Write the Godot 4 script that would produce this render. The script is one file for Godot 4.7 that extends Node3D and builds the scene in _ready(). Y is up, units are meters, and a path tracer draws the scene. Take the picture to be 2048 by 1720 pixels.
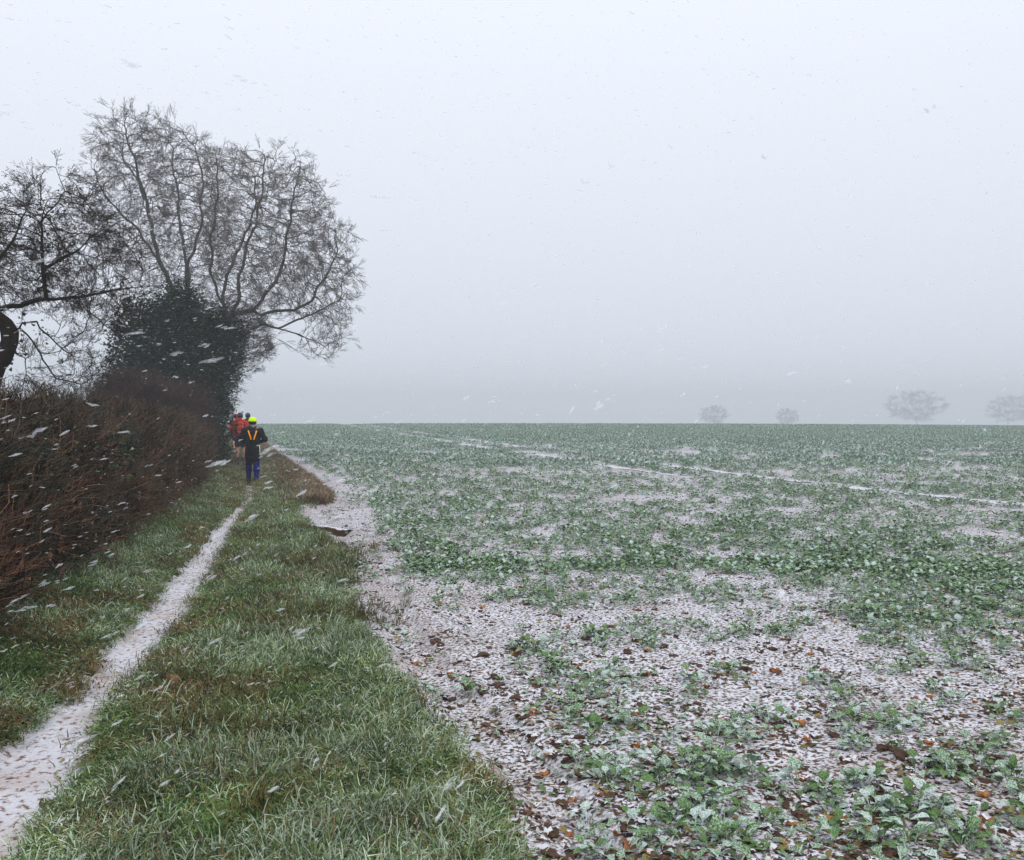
extends Node3D
# A snow squall over a winter crop field: footpath, hedge, bare trees, four walkers, haze.
# World: x right, y up, the walkers go towards -z; d = -z is the distance ahead of the camera.

const EYE := 1.6
const PPU := 1800.0   # photograph pixels per unit of slope
var rng := RandomNumberGenerator.new()
var taken := {}
var nz := {}
var M := {}

# borders of the path, the grass and the crop: Vector2(distance ahead, x)
var PATH_L := [Vector2(0, -1.35), Vector2(3.3, -2.3), Vector2(3.83, -2.36), Vector2(4.42, -2.48), Vector2(5.22, -2.54), Vector2(6.37, -2.8), Vector2(8.18, -3.24), Vector2(11.4, -3.94), Vector2(14.3, -4.62), Vector2(19, -5.62), Vector2(24.6, -7.35), Vector2(34, -10.45), Vector2(60, -19)]
var PATH_R := [Vector2(0, -0.85), Vector2(3.3, -1.77), Vector2(3.83, -1.9), Vector2(4.42, -2.06), Vector2(5.22, -2.27), Vector2(6.37, -2.47), Vector2(8.18, -2.86), Vector2(11.4, -3.64), Vector2(14.3, -4.36), Vector2(19, -5.4), Vector2(24.6, -7.05), Vector2(34, -10.15), Vector2(60, -18.7)]
var GRASS_R := [Vector2(0, 0.7), Vector2(2, 0.28), Vector2(3.42, -0.12), Vector2(4.04, -0.26), Vector2(4.7, -0.45), Vector2(5.6, -0.82), Vector2(6.5, -1.12), Vector2(8.2, -1.57), Vector2(10.2, -1.9), Vector2(12, -2.55), Vector2(13.6, -3.05), Vector2(15.2, -3.75), Vector2(17, -4.05), Vector2(18, -3.75), Vector2(20, -4.15), Vector2(25, -5.65), Vector2(33, -8.3), Vector2(55, -15.5), Vector2(105, -33), Vector2(400, -140)]
var CROP_L := [Vector2(0, 1.1), Vector2(3.4, 0.3), Vector2(4.2, 0.05), Vector2(5, -0.2), Vector2(6.2, -0.42), Vector2(8.4, -0.78), Vector2(10, -1.25), Vector2(14.3, -2.25), Vector2(21.8, -3.85), Vector2(26, -5.2), Vector2(34, -7.9), Vector2(55, -15.1), Vector2(105, -32.5), Vector2(400, -139)]


func _ready():
	rng.seed = 20190
	light_and_camera()
	make_noises()
	make_materials()
	ground()
	far_trees()
	big_trees()
	near_tree()
	hedge()
	bushes()
	walkers()
	plank()
	crop()
	stones()
	litter()
	grass()
	weeds()
	path_things()
	snowfall()


func light_and_camera():
	var cam := Camera3D.new()
	cam.name = "camera"
	cam.fov = rad_to_deg(2.0 * atan(860.0 / PPU))
	cam.near = 0.05
	cam.far = 1500.0
	cam.position = Vector3(0, EYE, 0)
	cam.rotation.x = -atan(13.0 / PPU)
	add_child(cam)
	cam.current = true
	var sky := ProceduralSkyMaterial.new()
	sky.sky_top_color = Color(0.96, 0.972, 1.0)
	sky.sky_horizon_color = Color(0.6, 0.614, 0.645)
	sky.sky_curve = 3.0
	sky.sky_energy_multiplier = 1.0
	sky.ground_bottom_color = Color(0.5, 0.52, 0.55)
	sky.ground_horizon_color = Color(0.61, 0.63, 0.66)
	var env := Environment.new()
	env.background_mode = Environment.BG_SKY
	env.background_energy_multiplier = 2.5
	env.sky = Sky.new()
	env.sky.sky_material = sky
	env.tonemap_mode = Environment.TONE_MAPPER_LINEAR
	env.tonemap_exposure = 0.985
	env.sdfgi_enabled = true
	env.ssao_enabled = true
	env.ssil_enabled = true
	env.fog_enabled = true
	env.fog_density = 0.0024
	env.fog_light_color = Color(0.95, 0.98, 1.0)
	var we := WorldEnvironment.new()
	we.name = "world_environment"
	we.environment = env
	add_child(we)
	var sun := DirectionalLight3D.new()
	sun.name = "sun"
	sun.light_energy = 0.5
	sun.light_angular_distance = 40.0
	sun.light_color = Color(1.0, 0.985, 0.96)
	sun.shadow_enabled = true
	sun.sky_mode = DirectionalLight3D.SKY_MODE_LIGHT_ONLY
	sun.rotation_degrees = Vector3(-62, 35, 0)
	add_child(sun)


# ---------------------------------------------------------------- helpers

class MB:
	var v := PackedVector3Array()
	var n := PackedVector3Array()
	var uv := PackedVector2Array()
	var c := PackedColorArray()
	var i := PackedInt32Array()
	func tri(a: Vector3, b: Vector3, cc: Vector3, col: Color, ua := Vector2.ZERO, ub := Vector2.ZERO, uc := Vector2.ZERO):
		var k := v.size()
		v.append(a); v.append(b); v.append(cc)
		uv.append(ua); uv.append(ub); uv.append(uc)
		c.append(col); c.append(col); c.append(col)
		i.append(k); i.append(k + 1); i.append(k + 2)
	func tube(pts: PackedVector3Array, radii: PackedFloat32Array, sides: int, col: Color):
		var first := v.size()
		var m := pts.size()
		var side := Vector3.ZERO
		for j in m:
			var dir := (pts[mini(j + 1, m - 1)] - pts[maxi(j - 1, 0)]).normalized()
			if side == Vector3.ZERO:
				side = dir.cross(Vector3.UP if absf(dir.y) < 0.9 else Vector3.RIGHT).normalized()
			side = (side - dir * side.dot(dir)).normalized()
			var up := side.cross(dir)
			for s in sides:
				var a := TAU * s / sides
				var o := side * cos(a) + up * sin(a)
				v.append(pts[j] + o * radii[j])
				n.append(o)
				uv.append(Vector2(float(s) / sides, j * 0.3))
				c.append(col)
		for j in m - 1:
			for s in sides:
				var a := first + j * sides + s
				var b := first + j * sides + (s + 1) % sides
				i.append(a); i.append(b); i.append(a + sides)
				i.append(b); i.append(b + sides); i.append(a + sides)
		var tip := v.size()
		v.append(pts[m - 1] + (pts[m - 1] - pts[m - 2]).normalized() * radii[m - 1])
		n.append((pts[m - 1] - pts[m - 2]).normalized()); uv.append(Vector2.ZERO); c.append(col)
		for s in sides:
			i.append(first + (m - 1) * sides + s); i.append(first + (m - 1) * sides + (s + 1) % sides); i.append(tip)
	func smooth():
		n.resize(v.size())
		n.fill(Vector3.ZERO)
		for t in range(0, i.size(), 3):
			var f := (v[i[t + 2]] - v[i[t]]).cross(v[i[t + 1]] - v[i[t]])
			n[i[t]] += f; n[i[t + 1]] += f; n[i[t + 2]] += f
		for k in n.size():
			n[k] = n[k].normalized()
	func commit() -> ArrayMesh:
		var a := []
		a.resize(Mesh.ARRAY_MAX)
		a[Mesh.ARRAY_VERTEX] = v
		if n.size() == v.size() and v.size() > 0: a[Mesh.ARRAY_NORMAL] = n
		if uv.size() == v.size(): a[Mesh.ARRAY_TEX_UV] = uv
		if c.size() == v.size(): a[Mesh.ARRAY_COLOR] = c
		a[Mesh.ARRAY_INDEX] = i
		var m := ArrayMesh.new()
		m.add_surface_from_arrays(Mesh.PRIMITIVE_TRIANGLES, a)
		return m


func numbered(called: String) -> String:
	taken[called] = taken.get(called, -1) + 1
	return called if taken[called] == 0 else "%s_%03d" % [called, taken[called]]

func tag(o: Node, label: String, category := "", group := "", kind := ""):
	if label: o.set_meta("label", label)
	if category: o.set_meta("category", category)
	if group: o.set_meta("group", group)
	if kind: o.set_meta("kind", kind)

func thing(called: String, label: String, category: String, at := Vector3.ZERO, turn := 0.0, group := "") -> Node3D:
	var o := Node3D.new()
	o.name = numbered(called)
	add_child(o)
	o.position = at
	o.rotation.y = turn
	tag(o, label, category, group)
	return o

func part(called: String, mesh: Mesh, mat: Material, parent: Node3D) -> MeshInstance3D:
	var o := MeshInstance3D.new()
	o.name = called if parent != self else numbered(called)
	o.mesh = mesh
	o.material_override = mat
	if parent != self:
		var k := 0
		while parent.has_node(NodePath(str(o.name))):
			k += 1
			o.name = "%s_%03d" % [called, k]
	parent.add_child(o, true)
	return o

func swarm(called: String, mesh: Mesh, mat: Material, buf: PackedFloat32Array, parent: Node3D) -> MultiMeshInstance3D:
	var mm := MultiMesh.new()
	mm.transform_format = MultiMesh.TRANSFORM_3D
	mm.use_colors = true
	mm.mesh = mesh
	mm.instance_count = buf.size() / 16
	mm.buffer = buf
	var o := MultiMeshInstance3D.new()
	o.name = called if parent != self else numbered(called)
	if parent != self:
		var k := 0
		while parent.has_node(NodePath(str(o.name))):
			k += 1
			o.name = "%s_%03d" % [called, k]
	o.multimesh = mm
	o.material_override = mat
	o.set_meta("kind", "stuff")
	parent.add_child(o, true)
	return o

func row(b: Basis, o: Vector3, c: Color) -> PackedFloat32Array:
	return PackedFloat32Array([b.x.x, b.y.x, b.z.x, o.x, b.x.y, b.y.y, b.z.y, o.y, b.x.z, b.y.z, b.z.z, o.z, c.r, c.g, c.b, 1.0])

func along(t: Array, d: float) -> float:
	if d <= t[0].x: return t[0].y
	for k in range(1, t.size()):
		if d <= t[k].x:
			return lerpf(t[k - 1].y, t[k].y, (d - t[k - 1].x) / (t[k].x - t[k - 1].x))
	return t[-1].y

# the world point that lies d metres ahead, at this place of the photograph
func spot(px: float, py: float, d: float) -> Vector3:
	return Vector3((px - 1024.0) * d / PPU, EYE + (847.0 - py) * d / PPU, -d)

func hedge_x(d: float) -> float:
	return -2.15 - 0.247 * d - 0.5 * smoothstep(19.0, 28.0, d)

func noise(called: String, f: float, octaves := 1, seed_ := 1):
	var q := FastNoiseLite.new()
	q.noise_type = FastNoiseLite.TYPE_SIMPLEX_SMOOTH
	q.frequency = f
	q.seed = seed_
	q.fractal_type = FastNoiseLite.FRACTAL_FBM if octaves > 1 else FastNoiseLite.FRACTAL_NONE
	q.fractal_octaves = octaves
	nz[called] = q

func make_noises():
	noise("bump", 0.9, 2, 3)
	noise("fine", 3.2, 2, 5)
	noise("patch", 0.55, 2, 8)
	noise("patch2", 1.4, 2, 9)
	noise("broad", 0.07, 3, 12)
	noise("edge", 1.3, 3, 15)
	noise("any", 1.0, 1, 17)

func rut(x: float, d: float) -> float:
	var c := along(GRASS_R, d) + 0.42 + 0.05 * sin(d * 0.9)
	return 1.0 - smoothstep(0.08, 0.2, absf(x - c))

func height(x: float, d: float) -> float:
	var h := 0.0
	if d > 20.0:
		var s := minf(d, 125.0) - 20.0
		h = 0.02 * s * s / (s + 8.0)
		if d > 95.0:
			var t := d - 95.0
			h -= 0.0012 * t * t / (1.0 + t * 0.006)
		h -= 0.00007 * x * x * minf(d / 100.0, 1.0)
		h = maxf(h, -1.0)
	var near := 1.0 - smoothstep(30.0, 80.0, d)
	if near <= 0.0: return h
	var gr := along(GRASS_R, d)
	var verge := 1.0 - smoothstep(-0.12, 0.12, x - gr)
	var bump: float = nz.bump.get_noise_2d(x, d)
	var fine: float = nz.fine.get_noise_2d(x, d)
	var v := 0.05 + 0.045 * bump + 0.02 * fine
	var pl := along(PATH_L, d)
	var pr := along(PATH_R, d)
	if x > pl - 0.3 and x < pr + 0.3:
		var on := smoothstep(-0.12, 0.05, x - pl) * smoothstep(-0.12, 0.05, pr - x)
		v = lerpf(v, -0.015 + 0.008 * fine, on)
	v += 0.28 * smoothstep(0.9, -0.5, x - hedge_x(d)) * smoothstep(-0.4, 1.5, hedge_x(d) + 0.9 - x + 0.4)
	var f := 0.02 * bump + 0.018 * fine
	if x < gr + 0.9 and d < 30.0:
		f -= 0.045 * rut(x, d)
	h += near * lerpf(f, v, verge)
	return h

func on_ground(x: float, d: float, lift := 0.0) -> Vector3:
	return Vector3(x, height(x, d) + lift, -d)

func srgb(r: float, g: float, b: float) -> Color:
	return Color(r / 255.0, g / 255.0, b / 255.0)

func plain(called: String, color: Color, rough := 0.9) -> StandardMaterial3D:
	var m := StandardMaterial3D.new()
	m.resource_name = called
	m.albedo_color = color
	m.roughness = rough
	m.metallic_specular = 0.3
	m.cull_mode = BaseMaterial3D.CULL_DISABLED
	return m

func tinted(called: String, rough := 0.9) -> StandardMaterial3D:
	var m := plain(called, Color.WHITE, rough)
	m.vertex_color_use_as_albedo = true
	return m

func ramp_texture(f: float, octaves: int, seed_: int, stops: Array, size := 1024, stretch := false) -> NoiseTexture2D:
	var q := FastNoiseLite.new()
	q.noise_type = FastNoiseLite.TYPE_SIMPLEX_SMOOTH
	q.frequency = f
	q.seed = seed_
	q.fractal_octaves = octaves
	q.fractal_gain = 0.6
	var t := NoiseTexture2D.new()
	t.width = size
	t.height = size
	t.seamless = true
	t.noise = q
	if stops:
		var g := Gradient.new()
		g.offsets = PackedFloat32Array(stops.map(func(s): return s[0]))
		g.colors = PackedColorArray(stops.map(func(s): return s[1]))
		t.color_ramp = g
	return t

func make_materials():
	# bare soil of the field under a broken skin of snow
	var snow := srgb(196, 199, 208)
	var m := tinted("field_soil_and_snow", 0.9)
	m.albedo_texture = ramp_texture(0.066, 5, 4, [[0.0, srgb(44, 31, 25)], [0.34, srgb(76, 55, 44)], [0.415, srgb(116, 96, 86)], [0.46, srgb(176, 173, 177)], [0.52, snow], [1.0, snow]])
	m.uv1_triplanar = true
	m.uv1_world_triplanar = true
	m.uv1_scale = Vector3.ONE * 0.42
	m.heightmap_enabled = true
	m.heightmap_texture = ramp_texture(0.066, 5, 4, [])
	m.heightmap_scale = 1.2
	M.field = m
	m = tinted("path_snow", 0.9)
	m.albedo_texture = ramp_texture(0.03, 5, 41, [[0.0, srgb(80, 62, 52)], [0.24, srgb(120, 100, 90)], [0.32, srgb(172, 163, 162)], [0.44, snow], [1.0, srgb(202, 204, 212)]])
	m.uv1_triplanar = true
	m.uv1_world_triplanar = true
	m.uv1_scale = Vector3.ONE * 0.55
	m.heightmap_enabled = true
	m.heightmap_texture = ramp_texture(0.05, 4, 43, [])
	m.heightmap_scale = 1.0
	M.path = m
	m = tinted("verge_turf", 0.95)
	m.albedo_texture = ramp_texture(0.03, 5, 61, [[0.0, srgb(34, 30, 18)], [0.45, srgb(44, 44, 26)], [0.66, srgb(58, 66, 40)], [0.8, srgb(120, 132, 112)], [1.0, srgb(185, 192, 192)]])
	m.uv1_triplanar = true
	m.uv1_world_triplanar = true
	m.uv1_scale = Vector3.ONE * 0.6
	M.verge = m
	M.blade = tinted("grass_blade", 0.8)
	M.blade.backlight_enabled = true
	M.blade.backlight = Color(0.3, 0.3, 0.3)
	M.clod = tinted("clod", 0.95)
	M.bark = tinted("bark", 0.95)
	M.bark.albedo_texture = ramp_texture(0.04, 4, 71, [[0.0, Color(0.5, 0.48, 0.46)], [0.5, Color(0.85, 0.85, 0.83)], [1.0, Color(1, 1, 0.98)]], 256)
	M.bark.uv1_triplanar = true
	M.bark.uv1_scale = Vector3.ONE * 2.0
	M.twig = tinted("twig", 0.9)
	M.leaf = tinted("leaf", 0.7)
	M.leaf.backlight_enabled = true
	M.leaf.backlight = Color(0.25, 0.25, 0.25)
	M.flake = plain("snow_flake", srgb(238, 241, 247), 0.9)
	M.flake.transparency = BaseMaterial3D.TRANSPARENCY_ALPHA
	M.flake.albedo_color.a = 0.26
	M.near_flake = M.flake.duplicate()
	M.near_flake.resource_name = "near_snow_flake"
	M.near_flake.albedo_color.a = 0.12
	M.flake.backlight_enabled = true
	M.flake.backlight = Color(0.9, 0.9, 0.9)
	M.rape = crop_material()

# a sheet of sixteen leaf skins: ten green ones dusted with snow, three yellowing, three bare dark green
func crop_material() -> StandardMaterial3D:
	var q := FastNoiseLite.new()
	q.frequency = 0.045
	q.fractal_octaves = 4
	q.seed = 77
	var side := 512
	var im := Image.create(side, side, false, Image.FORMAT_RGB8)
	for y in side:
		for x in side:
			var cell := (y / 128) * 4 + x / 128
			var u := (x % 128) / 128.0 - 0.5
			var w := (y % 128) / 128.0
			var a := q.get_noise_2d(x * 1.2, y * 1.2)
			var b := q.get_noise_2d(x * 3.1 + 900.0, y * 3.1)
			var col := Color(0.22, 0.33, 0.17).lerp(Color(0.35, 0.47, 0.23), clampf(0.5 + a, 0, 1))
			var dust := -0.06 + 0.04 * (cell % 10)
			if cell >= 13: dust = -0.2
			elif cell >= 10:
				col = Color(0.52, 0.41, 0.2).lerp(Color(0.38, 0.37, 0.15), clampf(0.5 + a * 1.6, 0, 1))
				dust = -0.12
			var vein := absf(u) < 0.018 or absf(fposmod(w - absf(u) * 0.8, 0.2) - 0.1) < 0.012
			if vein: col = col.lerp(Color(0.55, 0.62, 0.48), 0.5)
			var s := smoothstep(-0.12, 0.22, a * 0.5 + b * 0.3 + dust - 0.1)
			var g := q.get_noise_2d(x * 7.0, y * 7.0 + 300.0)
			var o := col.lerp(Color(0.56, 0.66, 0.6), s * 0.6)
			im.set_pixel(x, y, o.lerp(Color(0.76, 0.8, 0.82), smoothstep(0.1, 0.26, g * 0.6 + a * 0.35 + dust * 0.8)))
	var m := plain("crop_leaf", Color.WHITE, 0.75)
	m.vertex_color_use_as_albedo = true
	m.albedo_texture = ImageTexture.create_from_image(im)
	m.backlight_enabled = true
	m.backlight = Color(0.2, 0.2, 0.2)
	return m


# ---------------------------------------------------------------- the ground

func ground():
	var ds := PackedFloat32Array([-40, -14, -6, -2.5, -1, 0, 0.6, 1.1, 1.5, 1.8])
	var d := 2.0
	while d < 130.0:
		ds.append(d)
		d *= 1.0105
	for e in [140.0, 160.0, 190.0, 240.0, 330.0, 460.0, 660.0]:
		ds.append(e)
	var us := PackedFloat32Array()
	var cols := 430
	var far := PackedFloat32Array([-2.2, -1.4, -1.15])
	for e in far: us.append(e)
	for j in cols + 1: us.append(-1.0 + 2.0 * j / cols)
	for e in far: us.append(-e)
	us.sort()
	var w := us.size()
	var v := PackedVector3Array()
	var c := PackedColorArray()
	var kind := PackedByteArray()
	for r in ds.size():
		d = ds[r]
		var half := 2.2 + 0.74 * maxf(d, 0.0)
		var gr := along(GRASS_R, d)
		var pl := along(PATH_L, d)
		var pr := along(PATH_R, d)
		for j in w:
			var x := us[j] * half
			if absf(us[j]) > 1.0:
				x = us[j] * maxf(half, 45.0)
			var e: float = nz.edge.get_noise_2d(x * 2.0, d * 2.0)
			v.append(Vector3(x, height(x, d), -d))
			var b2: float = nz.patch.get_noise_2d(x, d * 1.6)
			var k := 2
			if x < gr + e * 0.16 + 0.22 * b2: k = 1
			if d < 23.0 and x > pl - 0.05 + e * 0.09 and x < pr + 0.03 + e * 0.07: k = 0
			kind.append(k)
			var b: float = nz.broad.get_noise_2d(x * 4.0, d * 4.0)
			var f: float = nz.patch2.get_noise_2d(x, d)
			var t := Color.WHITE
			if k == 0:
				t = Color(0.96, 0.935, 0.935).lerp(Color(0.78, 0.68, 0.62), clampf(f * 1.3 + 0.15 + 0.5 * smoothstep(13.0, 19.0, d), 0.0, 0.9))
			elif k == 2:
				t = Color(1, 1, 1).lerp(Color(0.76, 0.69, 0.64), clampf(f * 0.8 + b + 0.5 * (1.0 - smoothstep(0.2, 1.1, x - gr)), 0.0, 0.8))
			else:
				t = Color(1, 1, 1).lerp(Color(0.9, 0.75, 0.55), clampf(f * 1.5, 0.0, 1.0))
			c.append(t)
	var idx := [PackedInt32Array(), PackedInt32Array(), PackedInt32Array()]
	for r in ds.size() - 1:
		for j in w - 1:
			var a := r * w + j
			var q: PackedInt32Array = idx[kind[a]]
			q.append(a); q.append(a + w); q.append(a + 1)
			q.append(a + 1); q.append(a + w); q.append(a + w + 1)
			idx[kind[a]] = q
	var whole := MB.new()
	whole.v = v
	whole.i = idx[0] + idx[1] + idx[2]
	whole.smooth()
	var about := [["path", M.path, "narrow trodden footpath under thin snow beside the hedge"], ["verge", M.verge, "rough grass verge on both sides of the footpath"], ["field", M.field, "arable field of dark soil under a broken skin of snow"]]
	for k in 3:
		var used := {}
		var b := MB.new()
		for q in idx[k]:
			if not used.has(q):
				used[q] = b.v.size()
				b.v.append(v[q]); b.n.append(whole.n[q]); b.c.append(c[q])
			b.i.append(used[q])
		var o := part(about[k][0], b.commit(), about[k][1], self)
		tag(o, about[k][2], "", "", "structure")
	# two wheel tracks of the tractor, bare of crop and white with snow
	var left := [Vector2(24.0, 6.2), Vector2(26.9, 4.57), Vector2(30.6, 3.42), Vector2(36.9, 1.56), Vector2(42.4, -0.57), Vector2(55.7, -4.76), Vector2(80, -12.5), Vector2(104, -20)]
	for s in [0.0, 2.2]:
		var b := MB.new()
		var k := 0
		d = 17.0 if s > 0.0 else 25.0
		while d < 104.0:
			var x = track_x(d) + s
			var ww := maxf(0.01, 0.19 + 0.002 * d + 0.05 * sin(d * 1.7 + s) + 0.06 * sin(d * 5.3) + 0.2 * nz.any.get_noise_2d(d * 0.55, s)) * (1.0 if s > 0.0 else smoothstep(24.0, 36.0, d))
			for g in [-ww, 0.0, ww]:
				b.v.append(on_ground(x + g, d, 0.035 - absf(g) * 0.1))
				b.c.append(Color(1, 1, 1))
			if k > 0:
				for g in 2:
					var a := (k - 1) * 3 + g
					b.i.append_array(PackedInt32Array([a, a + 3, a + 1, a + 1, a + 3, a + 4]))
			k += 1
			d += 0.25
		b.smooth()
		var o := part("wheel_track", b.commit(), M.path, self)
		tag(o, "nearer white wheel track crossing the green field" if s > 0.0 else "farther white wheel track crossing the green field", "", "", "structure")

func track_x(d: float) -> float:
	return along([Vector2(17, 8.0), Vector2(24.0, 5.6), Vector2(26.9, 4.57), Vector2(30.6, 3.42), Vector2(36.9, 1.56), Vector2(42.4, -0.57), Vector2(55.7, -4.76), Vector2(80, -12.5), Vector2(104, -20)], d)


# ---------------------------------------------------------------- trees

# Space colonisation: seeds are limbs already known (first one the trunk), points are where twigs want to reach.
# Returns {pos, par, limb, radius}.
func grow(seeds: Array, points: PackedVector3Array, step: float, reach: float, kill: float, rounds: int, tip := 0.006, power := 2.2, most := 0.3) -> Dictionary:
	var pos := PackedVector3Array()
	var par := PackedInt32Array()
	var limb := PackedInt32Array()
	for s in seeds.size():
		var line: PackedVector3Array = seeds[s]
		var before := -1
		if s > 0:
			var best := 1e9
			for k in pos.size():
				var q := pos[k].distance_squared_to(line[0])
				if q < best:
					best = q
					before = k
			if best > 0.05:
				pass
		for k in line.size():
			if k == 0:
				if s == 0:
					pos.append(line[0]); par.append(-1); limb.append(0); before = 0
				continue
			var a := pos[before] if k == 1 else line[k - 1]
			var n := maxi(1, int(a.distance_to(line[k]) / step))
			for j in n:
				pos.append(a.lerp(line[k], float(j + 1) / n) + Vector3(rng.randfn(), rng.randfn(), rng.randfn()) * step * 0.07 + wander(a.lerp(line[k], float(j + 1) / n), step))
				par.append(before); limb.append(s)
				before = pos.size() - 1
	var grid := {}
	var alive := PackedByteArray()
	var near := PackedInt32Array()
	var dist := PackedFloat32Array()
	for k in points.size():
		var key := Vector3i((points[k] / reach).floor())
		if not grid.has(key): grid[key] = PackedInt32Array()
		grid[key].append(k)
		alive.append(1); near.append(-1); dist.append(reach * reach)
	var fresh := range(pos.size())
	for r in rounds:
		for k in fresh:
			var p := pos[k]
			var at := Vector3i((p / reach).floor())
			for dx in [-1, 0, 1]:
				for dy in [-1, 0, 1]:
					for dz in [-1, 0, 1]:
						var cell = grid.get(at + Vector3i(dx, dy, dz))
						if cell == null: continue
						for q in (cell as PackedInt32Array):
							if alive[q] == 0: continue
							var e := points[q].distance_squared_to(p)
							if e < dist[q]:
								dist[q] = e
								near[q] = k
								if e < kill * kill: alive[q] = 0
		var pull := {}
		for q in points.size():
			if alive[q] == 1 and near[q] >= 0:
				pull[near[q]] = pull.get(near[q], Vector3.ZERO) + (points[q] - pos[near[q]]).normalized()
		if pull.is_empty(): break
		fresh = []
		for k in pull:
			var go: Vector3 = (pull[k] as Vector3).normalized()
			if par[k] >= 0: go = go * 0.8 + (pos[k] - pos[par[k]]).normalized() * 0.45
			go = (go.normalized() + Vector3(rng.randfn(), rng.randfn(), rng.randfn()) * 0.22).normalized()
			var p := pos[k] + go * step
			pos.append(p); par.append(k); limb.append(limb[k])
			fresh.append(pos.size() - 1)
	var sum := PackedFloat32Array()
	sum.resize(pos.size())
	for k in range(pos.size() - 1, -1, -1):
		if sum[k] == 0.0: sum[k] = pow(tip, power)
		if par[k] >= 0: sum[par[k]] += sum[k]
	var radius := PackedFloat32Array()
	for k in pos.size(): radius.append(minf(pow(sum[k], 1.0 / power), most))
	return {"pos": pos, "par": par, "limb": limb, "radius": radius}

func wander(p: Vector3, step: float) -> Vector3:
	var q := p * 0.15 / step
	return Vector3(nz.any.get_noise_3d(q.x, q.y, q.z), 0.4 * nz.any.get_noise_3d(q.x + 50.0, q.y, q.z), nz.any.get_noise_3d(q.x, q.y + 50.0, q.z)) * step * 0.6

# one mesh per limb, chains of nodes drawn as tubes
func limb_meshes(t: Dictionary, colour: Color, thin: Color) -> Array:
	var pos: PackedVector3Array = t.pos
	var par: PackedInt32Array = t.par
	var radius: PackedFloat32Array = t.radius
	var heir := PackedInt32Array()
	heir.resize(pos.size())
	heir.fill(-1)
	for k in pos.size():
		var p := par[k]
		if p >= 0 and (heir[p] < 0 or radius[k] > radius[heir[p]]): heir[p] = k
	var out := {}
	for k in pos.size():
		if par[k] >= 0 and heir[par[k]] == k and t.limb[par[k]] == t.limb[k]: continue
		var line := PackedVector3Array()
		var r := PackedFloat32Array()
		if par[k] >= 0:
			line.append(pos[par[k]]); r.append(minf(radius[par[k]], radius[k] * 1.25))
		var q := k
		while q >= 0 and t.limb[q] == t.limb[k]:
			line.append(pos[q]); r.append(radius[q])
			q = heir[q]
		if line.size() < 2: continue
		var which: int = t.limb[k]
		if not out.has(which): out[which] = MB.new()
		var big := r[0]
		out[which].tube(line, r, 8 if big > 0.1 else (5 if big > 0.03 else 4), thin.lerp(colour, clampf((big - 0.01) / 0.05, 0.0, 1.0)))
	var keys := out.keys()
	keys.sort()
	return keys.map(func(k): return [k, (out[k] as MB).commit()])

# a spray of fine twigs, about one unit long, pointing along +y
func spray_mesh(n: int, thick: float, colour: Color, spread := 0.55, buds := 0.0) -> ArrayMesh:
	var b := MB.new()
	for k in n:
		var from := Vector3(0, rng.randf() * 0.45, 0)
		var a := rng.randf() * TAU
		var out := Vector3(cos(a), 0, sin(a)) * spread * rng.randf_range(0.3, 1.0)
		if k == 0: out *= 0.15
		var dir := (Vector3.UP + out).normalized()
		var l := rng.randf_range(0.45, 0.9)
		var line := PackedVector3Array([from])
		var p := from
		for s in 3:
			dir = (dir + Vector3(rng.randfn(), rng.randfn() + 0.3, rng.randfn()) * 0.16).normalized()
			p += dir * l / 3.0
			line.append(p)
		b.tube(line, PackedFloat32Array([thick, thick * 0.85, thick * 0.65, thick * 0.4]), 3, colour)
		for s in range(1, 3):
			for g in 2:
				a = rng.randf() * TAU
				var q := line[s].lerp(line[s + 1], rng.randf())
				var e := (dir + Vector3(cos(a), rng.randf_range(-0.2, 0.4), sin(a)) * 0.9).normalized()
				var end := q + e * rng.randf_range(0.12, 0.3)
				b.tube(PackedVector3Array([q, q.lerp(end, 0.5) + Vector3(rng.randfn(), rng.randfn(), rng.randfn()) * 0.012, end]), PackedFloat32Array([thick * 0.6, thick * 0.5, thick * 0.35]), 3, colour)
				if buds > 0.0:
					for h in 3:
						var o := q.lerp(end, 0.4 + 0.3 * h)
						b.tube(PackedVector3Array([o, o + (e + Vector3(rng.randfn(), rng.randfn(), rng.randfn()) * 0.6) * buds]), PackedFloat32Array([buds * 0.4, buds * 0.25]), 3, colour)
	return b.commit()

func aim(dir: Vector3, turn: float, size: float) -> Basis:
	var y := dir.normalized()
	var x := y.cross(Vector3(0.3, 0.2, 0.93)).normalized()
	var z := x.cross(y)
	var b := Basis(x, y, z) * Basis(Vector3.UP, turn)
	return b.scaled_local(Vector3.ONE * size)

func in_outline(poly: PackedVector2Array, deep: float, d: float, n: int, shell := 0.0) -> PackedVector3Array:
	var out := PackedVector3Array()
	var lo := poly[0]
	var hi := poly[0]
	for p in poly:
		lo = lo.min(p); hi = hi.max(p)
	var mid := (lo + hi) / 2.0
	while out.size() < n:
		var p := Vector2(rng.randf_range(lo.x, hi.x), rng.randf_range(lo.y, hi.y))
		if not Geometry2D.is_point_in_polygon(p, poly): continue
		var e := ((p - mid) / (hi - lo) * 2.0).length()
		var t := deep * sqrt(maxf(0.08, 1.0 - e * e * 0.7))
		var z := rng.randf_range(-1, 1)
		if shell > 0.0 and rng.randf() < shell: z = signf(z) * rng.randf_range(0.7, 1.0)
		out.append(spot(p.x + 5.0 * rng.randfn(), p.y + 6.0 * rng.randfn(), d) + Vector3(0, 0, z * t))
	return out

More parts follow.
